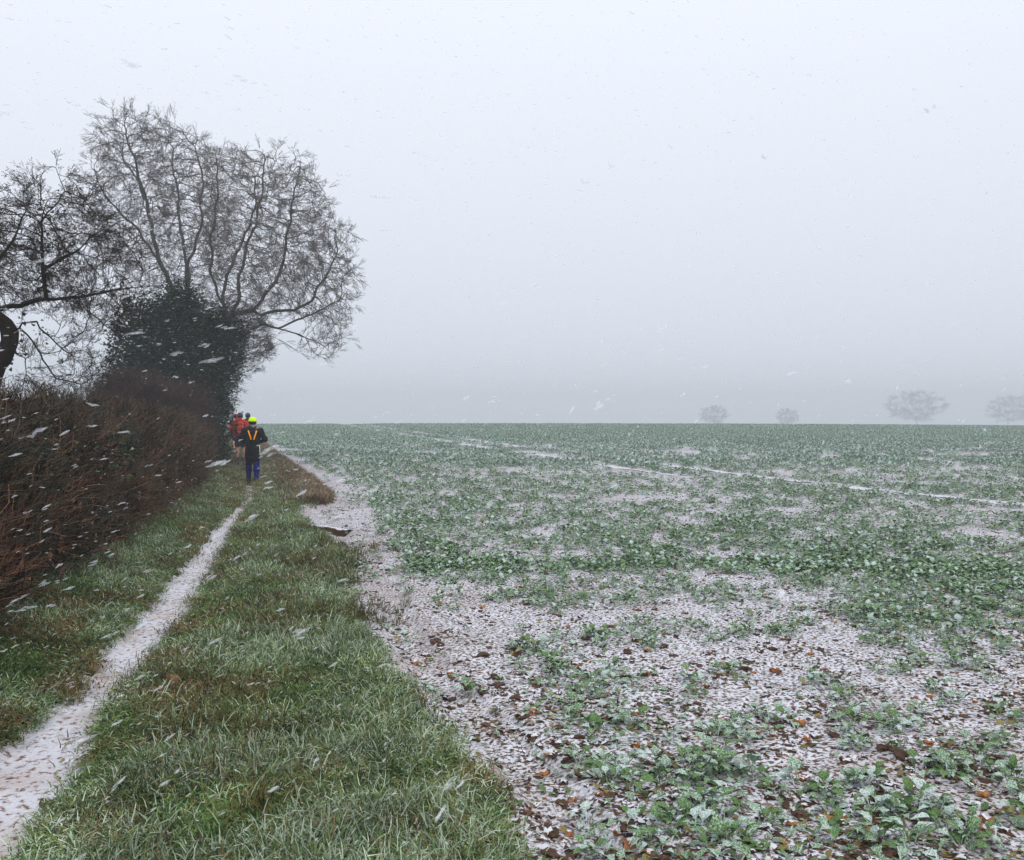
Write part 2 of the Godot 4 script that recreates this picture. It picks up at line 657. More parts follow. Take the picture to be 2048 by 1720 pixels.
func px_line(d: float, pts: Array, dz := 0.0) -> PackedVector3Array:
	var out := PackedVector3Array()
	for k in pts.size():
		var p: Vector2 = pts[k]
		out.append(spot(p.x, p.y, d) + Vector3(0, 0, dz * k / maxf(1, pts.size() - 1)))
	return out

func tree_from(root: Node3D, t: Dictionary, at: Vector3, colour: Color, thin: Color, sprays: Array, twig_mat: Material, size: float, below: float, chance := 1.0, dirs := 0.5, own_trunk := false):
	for m in limb_meshes(t, colour, thin):
		if own_trunk and m[0] == 0: continue
		var o := part("trunk" if m[0] == 0 else "limb", m[1], M.bark, root)
		o.position = -at
	var bufs := sprays.map(func(_s): return PackedFloat32Array())
	var pos: PackedVector3Array = t.pos
	for k in pos.size():
		if t.radius[k] > below or t.par[k] < 0: continue
		if rng.randf() > chance: continue
		var dir := (pos[k] - pos[t.par[k]]).normalized()
		var g := 1 if t.radius[k] > below * 0.6 else 2
		for h in g:
			var e := (dir + Vector3(rng.randfn(), rng.randfn() + 0.25, rng.randfn()) * dirs).normalized()
			var v := rng.randf_range(0.7, 1.25)
			bufs[rng.randi() % bufs.size()].append_array(row(aim(e, rng.randf() * TAU, size * rng.randf_range(0.7, 1.25)), pos[k] - at, Color(v, v, v)))
	for k in sprays.size():
		swarm("twig", sprays[k], twig_mat, bufs[k], root)

func big_trees():
	var bark := Color(0.135, 0.128, 0.118)
	var fine := Color(0.15, 0.138, 0.13)
	var sprays := [spray_mesh(4, 0.012, fine), spray_mesh(4, 0.012, fine), spray_mesh(3, 0.013, Color(0.15, 0.135, 0.125))]
	# the taller one, on the left
	var d := 33.0
	var base := on_ground(spot(385, 900, d).x, d)
	var root := thing("bare_tree", "taller bare tree with upright limbs, left behind the ivy", "tree", base)
	var seeds := [PackedVector3Array([base + Vector3(0, -0.2, 0), spot(386, 780, d), spot(382, 690, d), spot(378, 620, d)])]
	seeds.append(px_line(d, [Vector2(378, 620), Vector2(348, 575), Vector2(325, 520), Vector2(314, 470), Vector2(303, 417), Vector2(285, 340), Vector2(268, 275)], 0.6))
	seeds.append(px_line(d, [Vector2(379, 615), Vector2(371, 540), Vector2(356, 476), Vector2(345, 417), Vector2(337, 340), Vector2(325, 280)], -1.0))
	seeds.append(px_line(d, [Vector2(378, 620), Vector2(376, 547), Vector2(395, 504), Vector2(413, 457), Vector2(419, 378), Vector2(408, 310)], 0.8))
	seeds.append(px_line(d, [Vector2(325, 520), Vector2(290, 470), Vector2(255, 430), Vector2(225, 380)], 1.2))
	seeds.append(px_line(d, [Vector2(303, 417), Vector2(265, 350), Vector2(225, 300)], -0.8))
	var pts := in_outline(PackedVector2Array([Vector2(195, 275), Vector2(212, 252), Vector2(258, 232), Vector2(325, 252), Vector2(375, 265), Vector2(428, 295), Vector2(436, 380), Vector2(440, 480), Vector2(400, 600), Vector2(300, 600), Vector2(235, 520), Vector2(195, 400), Vector2(200, 330)]), 2.3, d, 3900, 0.25)
	var t := grow(seeds, pts, 0.15, 1.0, 0.21, 140, 0.0068, 2.5, 0.19)
	tree_from(root, t, base, bark, fine, sprays, M.twig, 0.46, 0.0105, 0.8, 0.4)
	var ivy := ivy_meshes()
	var mass := in_outline(PackedVector2Array([Vector2(245, 700), Vector2(262, 640), Vector2(300, 600), Vector2(335, 610), Vector2(360, 568), Vector2(392, 590), Vector2(415, 640), Vector2(418, 760), Vector2(400, 860), Vector2(420, 945), Vector2(270, 945), Vector2(255, 820), Vector2(215, 800), Vector2(205, 770), Vector2(245, 740)]), 1.4, d - 1.5, 3600, 0.5)
	cover("ivy", mass, ivy, root, base, 1.0, Color(0.55, 0.8, 0.62))
	# the spreading one, on the right
	d = 31.0
	base = on_ground(spot(428, 920, d).x, d)
	root = thing("bare_tree", "broad bare tree whose limbs spread over the path and field", "tree", base)
	seeds = [PackedVector3Array([base + Vector3(0, -0.2, 0), spot(427, 800, d), spot(432, 720, d), spot(445, 660, d), spot(462, 630, d)])]
	seeds.append(px_line(d, [Vector2(445, 660), Vector2(440, 607), Vector2(441, 555), Vector2(474, 465), Vector2(494, 401), Vector2(490, 338)], -1.4))
	seeds.append(px_line(d, [Vector2(462, 630), Vector2(482, 600), Vector2(486, 555), Vector2(505, 496), Vector2(525, 440), Vector2(540, 380), Vector2(548, 330)], 1.0))
	seeds.append(px_line(d, [Vector2(462, 630), Vector2(510, 622), Vector2(553, 567), Vector2(577, 488), Vector2(587, 417), Vector2(605, 358), Vector2(610, 325)], 0.3))
	seeds.append(px_line(d, [Vector2(510, 622), Vector2(523, 632), Vector2(541, 621), Vector2(585, 619), Vector2(617, 600), Vector2(640, 560), Vector2(668, 500)], -0.6))
	seeds.append(px_line(d, [Vector2(445, 662), Vector2(486, 674), Vector2(534, 650), Vector2(561, 660), Vector2(593, 646), Vector2(640, 632), Vector2(690, 606)], 0.8))
	seeds.append(px_line(d, [Vector2(561, 660), Vector2(600, 668), Vector2(632, 682), Vector2(650, 695), Vector2(668, 712)], 0.5))
	seeds.append(px_line(d, [Vector2(486, 674), Vector2(545, 674), Vector2(570, 686), Vector2(588, 698)], -0.4))
	seeds.append(px_line(d, [Vector2(593, 646), Vector2(610, 672), Vector2(622, 700), Vector2(635, 712)], -0.7))
	seeds.append(px_line(d, [Vector2(440, 607), Vector2(425, 540), Vector2(440, 470), Vector2(452, 400), Vector2(455, 330)], 1.2))
	pts = in_outline(PackedVector2Array([Vector2(425, 315), Vector2(470, 305), Vector2(520, 315), Vector2(560, 335), Vector2(600, 326), Vector2(634, 350), Vector2(654, 392), Vector2(655, 430), Vector2(645, 470), Vector2(680, 440), Vector2(692, 475), Vector2(704, 520), Vector2(706, 560), Vector2(696, 590), Vector2(702, 620), Vector2(690, 660), Vector2(640, 640), Vector2(560, 610), Vector2(500, 640), Vector2(430, 640), Vector2(420, 480)]), 2.6, d, 4400, 0.25)
	pts.append_array(in_outline(PackedVector2Array([Vector2(590, 650), Vector2(690, 640), Vector2(695, 690), Vector2(660, 716), Vector2(615, 700)]), 1.2, d, 70))
	t = grow(seeds, pts, 0.15, 1.0, 0.21, 140, 0.0068, 2.5, 0.21)
	tree_from(root, t, base, bark, fine, sprays, M.twig, 0.46, 0.0105, 0.8, 0.4)
	mass = in_outline(PackedVector2Array([Vector2(405, 650), Vector2(430, 622), Vector2(470, 640), Vector2(488, 668), Vector2(478, 715), Vector2(460, 770), Vector2(450, 830), Vector2(446, 940), Vector2(385, 945), Vector2(390, 760)]), 0.8, d - 0.6, 1700, 0.5)
	cover("ivy", mass, ivy, root, base, 0.85, Color(0.8, 0.78, 0.62))
	var fuzz := in_outline(PackedVector2Array([Vector2(420, 610), Vector2(500, 615), Vector2(525, 650), Vector2(540, 690), Vector2(530, 715), Vector2(490, 745), Vector2(455, 780), Vector2(445, 850), Vector2(400, 850), Vector2(400, 660)]), 0.8, d, 800)
	var buf := PackedFloat32Array()
	for p in fuzz:
		buf.append_array(row(aim(Vector3(0.7, 0.4 + rng.randfn() * 0.5, rng.randfn() * 0.6), rng.randf() * TAU, 0.5), p - base, Color(1, 1, 1)))
	swarm("twig", sprays[0], M.twig, buf, root)

# clusters of small five-pointed leaves
func ivy_meshes() -> Array:
	var out := []
	for k in 3:
		var b := MB.new()
		for j in 16:
			var at := Vector3(rng.randfn(), rng.randfn(), rng.randfn()) * 0.13
			var turn := Basis.from_euler(Vector3(rng.randf_range(-1.2, 0.5), rng.randf() * TAU, rng.randf_range(-0.6, 0.6)))
			var s := rng.randf_range(0.032, 0.055)
			var v := rng.randf_range(0.6, 1.3)
			var col := Color(0.03 * v, 0.055 * v, 0.03 * v)
			if rng.randf() < 0.05: col = Color(0.2, 0.24, 0.22)
			elif rng.randf() < 0.2: col = Color(0.06 * v, 0.05 * v, 0.03 * v)
			var ring := [Vector3(0, 0, 0), Vector3(0.9, 0.15, 0.1), Vector3(0.55, 0.0, 0.7), Vector3(0, -0.25, 1.5), Vector3(-0.55, 0.0, 0.7), Vector3(-0.9, 0.15, 0.1)]
			for g in range(1, 5):
				b.tri(at + turn * (ring[0] * s), at + turn * (ring[g] * s), at + turn * (ring[g + 1] * s), col)
		out.append(b.commit())
	return out

func cover(called: String, mass: PackedVector3Array, meshes: Array, root: Node3D, base: Vector3, size: float, tint: Color):
	var bufs := meshes.map(func(_m): return PackedFloat32Array())
	for p in mass:
		var v := rng.randf_range(0.6, 1.3)
		bufs[rng.randi() % bufs.size()].append_array(row(Basis.from_euler(Vector3(rng.randf_range(-0.4, 0.4), rng.randf() * TAU, rng.randf_range(-0.4, 0.4))).scaled_local(Vector3.ONE * size * rng.randf_range(0.8, 1.6)), p - base, tint * v))
	for k in meshes.size():
		swarm(called, meshes[k], M.leaf, bufs[k], root)

func near_tree():
	var d := 12.0
	var bark := Color(0.05, 0.034, 0.026)
	var fine := Color(0.032, 0.027, 0.02)
	var base := on_ground(spot(-75, 900, d).x, d)
	var root := thing("hedgerow_tree", "dark mossy bare tree leaning over the hedge at the left edge", "tree", base)
	var seeds := [PackedVector3Array([base + Vector3(0, -0.2, 0), spot(-60, 860, d), spot(-35, 790, d), spot(-8, 735, d), spot(12, 698, d), spot(24, 665, d)])]
	seeds.append(px_line(d, [Vector2(-35, 780), Vector2(-70, 690), Vector2(-60, 640), Vector2(0, 626), Vector2(60, 616), Vector2(110, 600), Vector2(112, 560), Vector2(120, 530), Vector2(122, 490), Vector2(128, 440)], 0.5))
	seeds.append(px_line(d, [Vector2(20, 660), Vector2(50, 646), Vector2(85, 648), Vector2(118, 672), Vector2(150, 700), Vector2(175, 715), Vector2(190, 735)], 0.6))
	seeds.append(px_line(d, [Vector2(110, 600), Vector2(150, 590), Vector2(190, 572), Vector2(230, 560)], -0.7))
	seeds.append(px_line(d, [Vector2(120, 530), Vector2(165, 515), Vector2(215, 497), Vector2(255, 470)], 0.8))
	seeds.append(px_line(d, [Vector2(-60, 640), Vector2(-40, 560), Vector2(0, 480), Vector2(20, 410), Vector2(15, 350)], -0.6))
	seeds.append(px_line(d, [Vector2(128, 440), Vector2(140, 390), Vector2(133, 350)], 0.3))
	seeds.append(px_line(d, [Vector2(120, 490), Vector2(85, 430), Vector2(65, 380), Vector2(62, 352)], -0.3))
	seeds.append(px_line(d, [Vector2(20, 700), Vector2(60, 720), Vector2(75, 750), Vector2(100, 770), Vector2(140, 790)], 0.6))
	seeds.append(px_line(d, [Vector2(50, 646), Vector2(62, 680), Vector2(72, 720), Vector2(95, 755), Vector2(145, 766)], -0.3))
	var pts := in_outline(PackedVector2Array([Vector2(-160, 520), Vector2(-60, 400), Vector2(10, 385), Vector2(60, 440), Vector2(100, 440), Vector2(140, 400), Vector2(190, 400), Vector2(225, 440), Vector2(250, 480), Vector2(262, 560), Vector2(255, 640), Vector2(215, 665), Vector2(160, 660), Vector2(90, 600), Vector2(0, 600), Vector2(-150, 680)]), 1.1, d, 1900, 0.2)
	pts.append_array(in_outline(PackedVector2Array([Vector2(55, 350), Vector2(75, 350), Vector2(100, 430), Vector2(150, 345), Vector2(190, 385), Vector2(200, 440), Vector2(60, 440)]), 0.7, d, 90))
	pts.append_array(in_outline(PackedVector2Array([Vector2(60, 660), Vector2(200, 680), Vector2(235, 730), Vector2(150, 790), Vector2(20, 790)]), 0.7, d, 75))
	var t := grow(seeds, pts, 0.085, 0.6, 0.14, 110, 0.0036, 2.3, 0.09)
	var c := Curve3D.new()
	for p in [base + Vector3(0, -0.2, 0), spot(-52, 860, d), spot(-30, 785, d), spot(-6, 735, d), spot(14, 700, d), spot(22, 672, d), spot(12, 648, d), spot(-20, 634, d), spot(-75, 640, d)]: c.add_point(p)
	for k in range(1, c.point_count - 1):
		var e := (c.get_point_position(k + 1) - c.get_point_position(k - 1)) * 0.2
		c.set_point_in(k, -e)
		c.set_point_out(k, e)
	var line := PackedVector3Array()
	var girth := PackedFloat32Array()
	for k in 30:
		var g := k / 29.0
		line.append(c.sample_baked(g * c.get_baked_length(), true) - base)
		girth.append(lerpf(0.19, 0.075, g) * (1.0 + 0.22 * nz.any.get_noise_1d(k * 0.5)))
	var stem := MB.new()
	stem.tube(line, girth, 12, bark)
	part("trunk", stem.commit(), M.bark, root)
	var sprays := [spray_mesh(3, 0.009, fine, 0.6, 0.03), spray_mesh(3, 0.009, Color(0.045, 0.045, 0.028), 0.6, 0.03), spray_mesh(2, 0.009, Color(0.04, 0.03, 0.024), 0.5, 0.03)]
	tree_from(root, t, base, bark, fine, sprays, M.twig, 0.27, 0.0068, 0.72, 0.6, true)
	var moss := PackedFloat32Array()
	for k in 330:
		var q = rng.randi() % t.pos.size()
		if t.radius[q] > 0.006 and rng.randf() < 0.8:
			moss.append_array(row(Basis.from_euler(Vector3(rng.randf(), rng.randf() * TAU, 0)).scaled_local(Vector3.ONE * rng.randf_range(0.35, 0.7)), t.pos[q] - base, Color(1.1, 0.95, 0.5)))
	swarm("moss", ivy_meshes()[0], M.leaf, moss, root)

func far_trees():
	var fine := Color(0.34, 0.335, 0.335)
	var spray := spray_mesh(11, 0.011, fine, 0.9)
	var d := 560.0
	var base := Vector3(0, 0, 0)
	var pts := PackedVector3Array()
	while pts.size() < 900:
		var p := Vector3(rng.randf_range(-1, 1), rng.randf_range(-1, 1), rng.randf_range(-1, 1))
		if p.length() > 1.0 or p.length() < 0.35: continue
		pts.append(Vector3(p.x * 6.4, 7.6 + p.y * 5.4, p.z * 5.5))
	var seeds := [PackedVector3Array([base, Vector3(0.1, 2.0, 0), Vector3(0, 3.6, 0.1)])]
	for k in 6:
		var a := TAU * k / 6.0
		seeds.append(PackedVector3Array([Vector3(0, 3.2, 0), Vector3(cos(a) * 1.5, 5.2, sin(a) * 1.4), Vector3(cos(a) * 3.2, 7.6 + sin(k * 2.0), sin(a) * 3.0)]))
	var t := grow(seeds, pts, 0.5, 3.2, 0.7, 60, 0.012, 2.4, 0.25)
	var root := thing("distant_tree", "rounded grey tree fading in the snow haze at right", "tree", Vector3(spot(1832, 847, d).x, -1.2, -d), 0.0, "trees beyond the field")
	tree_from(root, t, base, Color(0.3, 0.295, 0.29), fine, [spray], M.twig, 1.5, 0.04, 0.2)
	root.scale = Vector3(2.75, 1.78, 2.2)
	var more := [[2016, 600.0, Vector3(2.4, 1.65, 2.0), 1.9, "dim rounded tree at the right edge of the photo, nearly lost in haze"], [1428, 575.0, Vector3(1.5, 1.1, 1.5), 0.7, "small faint tree on the skyline left of the rounded one"], [1575, 570.0, Vector3(1.2, 0.95, 1.2), 4.0, "small faint tree between two others on the hazy skyline"]]
	for m in more:
		var o := root.duplicate() as Node3D
		o.name = numbered("distant_tree")
		add_child(o)
		o.position = Vector3(spot(m[0], 847, m[1]).x, -1.2, -m[1])
		o.rotation.y = m[3]
		o.scale = m[2]
		o.set_meta("label", m[4])


# ---------------------------------------------------------------- hedge and bushes

func hedge():
	var root := thing("hedge", "long brown leafless hedge along the left of the path", "hedge", on_ground(hedge_x(15.0), 15.0))
	var at := root.position
	var brown := Color(0.1, 0.064, 0.043)
	var sprays := [spray_mesh(5, 0.008, brown, 0.8), spray_mesh(6, 0.008, Color(0.15, 0.085, 0.052), 0.9), spray_mesh(5, 0.009, Color(0.085, 0.078, 0.058), 0.8), spray_mesh(4, 0.012, Color(0.022, 0.018, 0.015), 0.6)]
	var bufs := [PackedFloat32Array(), PackedFloat32Array(), PackedFloat32Array(), PackedFloat32Array()]
	var leafs := dead_leaves()
	var lb := leafs.map(func(_m): return PackedFloat32Array())
	for k in 19000:
		var d := 3.5 * pow(31.0 / 3.5, pow(rng.randf(), 0.85))
		var top := hedge_top(d)
		var deep := pow(rng.randf(), 1.6) * 1.3
		var y := rng.randf() * top
		var lean := 0.28 * pow(y / top, 2.0) - 0.12 * sin(y * 2.5)
		var x = hedge_x(d) - deep - lean + 0.12 * nz.any.get_noise_2d(d * 1.6, y * 2.0) + rng.randfn() * 0.03
		if deep > 0.9: y *= 0.93
		var gap: float = nz.patch2.get_noise_2d(d * 1.1, y * 1.6)
		if deep < 0.4 and gap < -0.22 and rng.randf() < 0.8: continue
		var p := Vector3(x, height(x, d) + y, -d)
		var dir := Vector3(0.7 * rng.randf() - 0.1, 0.9, rng.randfn() * 0.75)
		if y > top - 0.25: dir.y += 0.4
		if y < 0.35: dir = Vector3(0.7 * rng.randf(), 0.6, rng.randfn() * 0.7)
		var n: float = nz.patch.get_noise_2d(d, y * 2.0)
		var v: float = rng.randf_range(0.55, 1.35) * (1.0 + 0.7 * nz.patch2.get_noise_2d(d * 0.6 + 30.0, y))
		bufs[rng.randi() % 4].append_array(row(aim(dir, rng.randf() * TAU, rng.randf_range(0.28, 0.6)), p - at, Color(v * (1.0 + 0.3 * n), v, v * (1.0 - 0.15 * n))))
		if rng.randf() < 0.62:
			v = rng.randf_range(0.5, 1.4)
			var w := 1 if n < -0.12 and rng.randf() < 0.75 else 0
			if y > top - 0.3 and d < 12.0 and rng.randf() < 0.6: w = 1
			lb[w].append_array(row(Basis.from_euler(Vector3(rng.randf(), rng.randf() * TAU, rng.randf())).scaled_local(Vector3.ONE * rng.randf_range(0.7, 1.2)), p + dir * 0.12 - at, Color(v, v, v)))
	for k in 4: swarm("twig", sprays[k], M.twig, bufs[k], root)
	swarm("dead_leaf", leafs[0], M.leaf, lb[0], root)
	swarm("green_leaf", leafs[1], M.leaf, lb[1], root)
	# the stems inside
	for k in 90:
		var d := 4.0 * pow(30.0 / 4.0, (k + rng.randf()) / 90.0)
		var x := hedge_x(d) - rng.randf_range(0.15, 0.8)
		var b := MB.new()
		var p := on_ground(x, d, -0.05) - at
		var line := PackedVector3Array([p])
		var dir := Vector3(rng.randfn() * 0.2 + 0.1, 1, rng.randfn() * 0.3).normalized()
		for s in 6:
			dir = (dir + Vector3(rng.randfn(), 0.2, rng.randfn()) * 0.2).normalized()
			p += dir * hedge_top(d) / 6.5
			line.append(p)
		var r := rng.randf_range(0.012, 0.03)
		b.tube(line, PackedFloat32Array([r * 1.3, r, r * 0.9, r * 0.8, r * 0.7, r * 0.6, r * 0.4]), 5, Color(0.045, 0.033, 0.026))
		part("stem", b.commit(), M.bark, root)
	# long shoots that stand out of the top
	for k in 55:
		var d := rng.randf_range(8.0, 20.0)
		var x := hedge_x(d) - rng.randf_range(0.35, 0.9)
		var p := on_ground(x, d, hedge_top(d) - 0.35) - at
		var b := MB.new()
		var dir := Vector3(rng.randfn() * 0.35, 1, rng.randfn() * 0.3).normalized()
		var line := PackedVector3Array([p])
		for s in 4:
			dir = (dir + Vector3(rng.randfn(), rng.randfn() * 0.4, rng.randfn()) * 0.12).normalized()
			p += dir * rng.randf_range(0.12, 0.22)
			line.append(p)
		b.tube(line, PackedFloat32Array([0.005, 0.0045, 0.004, 0.003, 0.002]), 4, Color(0.05, 0.035, 0.028))
		part("shoot", b.commit(), M.twig, root)

func hedge_top(d: float) -> float:
	return 1.13 + 0.14 * nz.any.get_noise_2d(d * 0.7, 3.0) + 0.06 * nz.any.get_noise_2d(d * 2.9, 9.0) - 0.1 * smoothstep(12.0, 18.0, d) + 0.3 * smoothstep(20.0, 27.0, d)

func dead_leaves() -> Array:
	var out := []
	for k in 2:
		var b := MB.new()
		for j in 9:
			var at := Vector3(rng.randfn(), rng.randfn(), rng.randfn()) * 0.1
			var turn := Basis.from_euler(Vector3(rng.randf_range(-1.5, 0.6), rng.randf() * TAU, rng.randf_range(-1, 1)))
			var s := rng.randf_range(0.018, 0.034)
			var v := rng.randf_range(0.5, 1.4)
			var col := Color(0.12 * v, 0.066 * v, 0.04 * v) if k == 0 else Color(0.05 * v, 0.07 * v, 0.036 * v)
			if rng.randf() < 0.1: col = Color(0.42, 0.42, 0.43)
			var a := at + turn * Vector3(0, 0, -s)
			var e := at + turn * Vector3(0, -0.3 * s, s * 1.2)
			b.tri(a, at + turn * Vector3(s * 0.7, 0.2 * s, 0), e, col)
			b.tri(a, e, at + turn * Vector3(-s * 0.7, 0.2 * s, 0), col)
		out.append(b.commit())
	return out

func bushes():
	var ivy := ivy_meshes()
	# dark bramble on the near top of the hedge
	var base := on_ground(hedge_x(9.0) - 0.55, 9.0, 1.3)
	var root := thing("bramble", "dark green bramble sprawling over the near hedge top", "bramble", base)
	var mass := PackedVector3Array()
	var b := MB.new()
	for k in 80:
		var d := 6.5 + 5.5 * rng.randf()
		var p := on_ground(hedge_x(d) - rng.randf_range(0.15, 1.1), d, hedge_top(d) - 0.15)
		var a := rng.randf() * TAU
		var line := PackedVector3Array([p - base])
		for s in 6:
			p += Vector3(cos(a) * 0.12, 0.06 - s * 0.026, sin(a) * 0.12)
			line.append(p - base)
			for g in 2: mass.append(p + Vector3(rng.randfn(), rng.randfn() * 0.6, rng.randfn()) * 0.05)
		b.tube(line, PackedFloat32Array([0.006, 0.006, 0.005, 0.005, 0.004, 0.003, 0.002]), 4, Color(0.06, 0.035, 0.035))
	part("cane", b.commit(), M.twig, root)
	cover("leaf", mass, ivy, root, base, 0.42, Color(0.8, 0.8, 0.6))
	# reddish thicket between the hedge and the ivy
	var d2 := 24.0
	base = on_ground(spot(250, 900, d2).x, d2)
	root = thing("thicket", "reddish brown thicket between the hedge and the ivy-clad trees", "thicket", base)
	var brown := Color(0.06, 0.042, 0.036)
	var sp := [spray_mesh(6, 0.009, brown, 0.9), spray_mesh(6, 0.009, Color(0.075, 0.05, 0.042), 0.9)]
	var bufs := [PackedFloat32Array(), PackedFloat32Array()]
	for p in in_outline(PackedVector2Array([Vector2(185, 870), Vector2(185, 830), Vector2(205, 800), Vector2(235, 765), Vector2(290, 770), Vector2(350, 790), Vector2(400, 800), Vector2(415, 920), Vector2(200, 930)]), 1.1, d2, 2600, 0.5):
		var v := rng.randf_range(0.7, 1.3)
		bufs[rng.randi() % 2].append_array(row(aim(Vector3(rng.randfn() * 0.5, 1, rng.randfn() * 0.5), rng.randf() * TAU, rng.randf_range(0.3, 0.6)), p - base, Color(v, v, v)))
	for k in 2: swarm("twig", sp[k], M.twig, bufs[k], root)


# ---------------------------------------------------------------- people

# bones: [from, to, radius, radius, tag]; returns {tag: MB} of one continuous skin, split where the tag changes
func skin(bones: Array, cell: float, k := 45.0, split := true) -> Dictionary:
	var lo := Vector3.ONE * 1e9
	var hi := -lo
	for b in bones:
		var r := maxf(b[2], b[3]) + cell * 3.0 + 0.03
		lo = lo.min((b[0] as Vector3).min(b[1]) - Vector3.ONE * r)
		hi = hi.max((b[0] as Vector3).max(b[1]) + Vector3.ONE * r)
	var nx := int((hi.x - lo.x) / cell) + 2
	var ny := int((hi.y - lo.y) / cell) + 2
	var nzz := int((hi.z - lo.z) / cell) + 2
	var acc := PackedFloat32Array()
	acc.resize(nx * ny * nzz)
	var best := PackedFloat32Array()
	best.resize(nx * ny * nzz)
	var who := PackedByteArray()
	who.resize(nx * ny * nzz)
	var margin := 2.5 / k + cell
	for b in bones:
		var p: Vector3 = b[0]
		var q: Vector3 = b[1]
		var ra: float = b[2]
		var rb: float = b[3]
		var g: int = b[4]
		var r := maxf(ra, rb) + margin
		var a := ((p.min(q) - Vector3.ONE * r - lo) / cell).floor().max(Vector3.ZERO)
		var e := ((p.max(q) + Vector3.ONE * r - lo) / cell).ceil().min(Vector3(nx - 1, ny - 1, nzz - 1))
		var ax := q - p
		var ll := maxf(ax.length_squared(), 1e-9)
		for z in range(int(a.z), int(e.z) + 1):
			for y in range(int(a.y), int(e.y) + 1):
				for x in range(int(a.x), int(e.x) + 1):
					var w := lo + Vector3(x, y, z) * cell - p
					var t := clampf(w.dot(ax) / ll, 0.0, 1.0)
					var dd := (w - ax * t).length() - lerpf(ra, rb, t)
					if dd < margin:
						var n := (z * ny + y) * nx + x
						var f := exp(-k * dd)
						acc[n] += f
						if f > best[n]:
							best[n] = f
							who[n] = g
	var at := PackedInt32Array()
	at.resize(nx * ny * nzz)
	at.fill(-1)
	var whole := MB.new()
	var tags := PackedByteArray()
	var steps := [0, 1, nx, nx + 1, nx * ny, nx * ny + 1, nx * ny + nx, nx * ny + nx + 1]
	var corner := [Vector3(0, 0, 0), Vector3(1, 0, 0), Vector3(0, 1, 0), Vector3(1, 1, 0), Vector3(0, 0, 1), Vector3(1, 0, 1), Vector3(0, 1, 1), Vector3(1, 1, 1)]
	var edges := [[0, 1], [2, 3], [4, 5], [6, 7], [0, 2], [1, 3], [4, 6], [5, 7], [0, 4], [1, 5], [2, 6], [3, 7]]
	for z in nzz - 1:
		for y in ny - 1:
			for x in nx - 1:
				var n := (z * ny + y) * nx + x
				var ins := 0
				for s in 8:
					if acc[n + steps[s]] > 1.0: ins += 1
				if ins == 0 or ins == 8: continue
				var sum := Vector3.ZERO
				var m := 0
				for e in edges:
					var fa := acc[n + steps[e[0]]]
					var fb := acc[n + steps[e[1]]]
					if (fa > 1.0) == (fb > 1.0): continue
					var da := -log(maxf(fa, 1e-3)) / k
					var db := -log(maxf(fb, 1e-3)) / k
					sum += (corner[e[0]] as Vector3).lerp(corner[e[1]], da / (da - db))
					m += 1
				at[n] = whole.v.size()
				whole.v.append(lo + (Vector3(x, y, z) + sum / m) * cell)
				tags.append(who[n])
	for z in range(1, nzz - 1):
		for y in range(1, ny - 1):
			for x in range(1, nx - 1):
				var n := (z * ny + y) * nx + x
				var i0 := acc[n] > 1.0
				for ax in 3:
					var stp: int = [1, nx, nx * ny][ax]
					if i0 == (acc[n + stp] > 1.0): continue
					var u: int = [nx, nx * ny, 1][ax]
					var w: int = [nx * ny, 1, nx][ax]
					var a := at[n - u - w]
					var b2 := at[n - w]
					var c2 := at[n]
					var d2 := at[n - u]
					if a < 0 or b2 < 0 or c2 < 0 or d2 < 0: continue
					if i0: whole.i.append_array(PackedInt32Array([a, c2, b2, a, d2, c2]))
					else: whole.i.append_array(PackedInt32Array([a, b2, c2, a, c2, d2]))
	whole.smooth()
	if not split: return {0: whole}
	var out := {}
	var maps := {}
	for t in range(0, whole.i.size(), 3):
		var g := tags[whole.i[t]]
		if not out.has(g):
			out[g] = MB.new()
			maps[g] = {}
		var b: MB = out[g]
		for j in 3:
			var q := whole.i[t + j]
			if not maps[g].has(q):
				maps[g][q] = b.v.size()
				b.v.append(whole.v[q]); b.n.append(whole.n[q])
			b.i.append(maps[g][q])
	return out

# a relaxed hand along +y from the wrist, thumb towards +x, closed a little towards -z
func hand() -> MB:
	var bones := [[Vector3(0, 0, 0), Vector3(0, 0.05, 0), 0.026, 0.03, 0], [Vector3(0.018, 0.075, 0), Vector3(-0.022, 0.072, 0), 0.016, 0.015, 0]]
	for f in 4:
		var x := 0.03 - 0.02 * f
		var l: float = [0.07, 0.078, 0.072, 0.056][f]
		var p := Vector3(x, 0.085, 0)
		var dir := Vector3(0.06 - 0.05 * f, 1, -0.25).normalized()
		for s in 3:
			var q = p + dir * l * [0.45, 0.32, 0.25][s]
			bones.append([p, q, 0.0088 - s * 0.0007, 0.0082 - s * 0.0008, 0])
			p = q
			dir = Basis(Vector3.RIGHT, -0.55) * dir
	var a := Vector3(0.026, 0.02, -0.004)
	for s in 3:
		var b = a + Vector3(0.62 - 0.25 * s, 0.75, -0.25).normalized() * [0.035, 0.03, 0.024][s]
		bones.append([a, b, 0.0125 - s * 0.0015, 0.011 - s * 0.0015, 0])
		a = b
	return skin(bones, 0.0045, 260.0, false)[0]

func add_hand(b: MB, h: MB, wrist: Vector3, elbow: Vector3, flip: float):
	var y := (wrist - elbow).normalized()
	var x := (Vector3(-flip, 0, 0) - y * y.dot(Vector3(-flip, 0, 0))).normalized()
	var z := x.cross(y)
	var f := b.v.size()
	for k in h.v.size():
		b.v.append(wrist + x * h.v[k].x + y * h.v[k].y + z * h.v[k].z)
		b.n.append((x * h.n[k].x + y * h.n[k].y + z * h.n[k].z).normalized())
	for k in h.i: b.i.append(f + k)

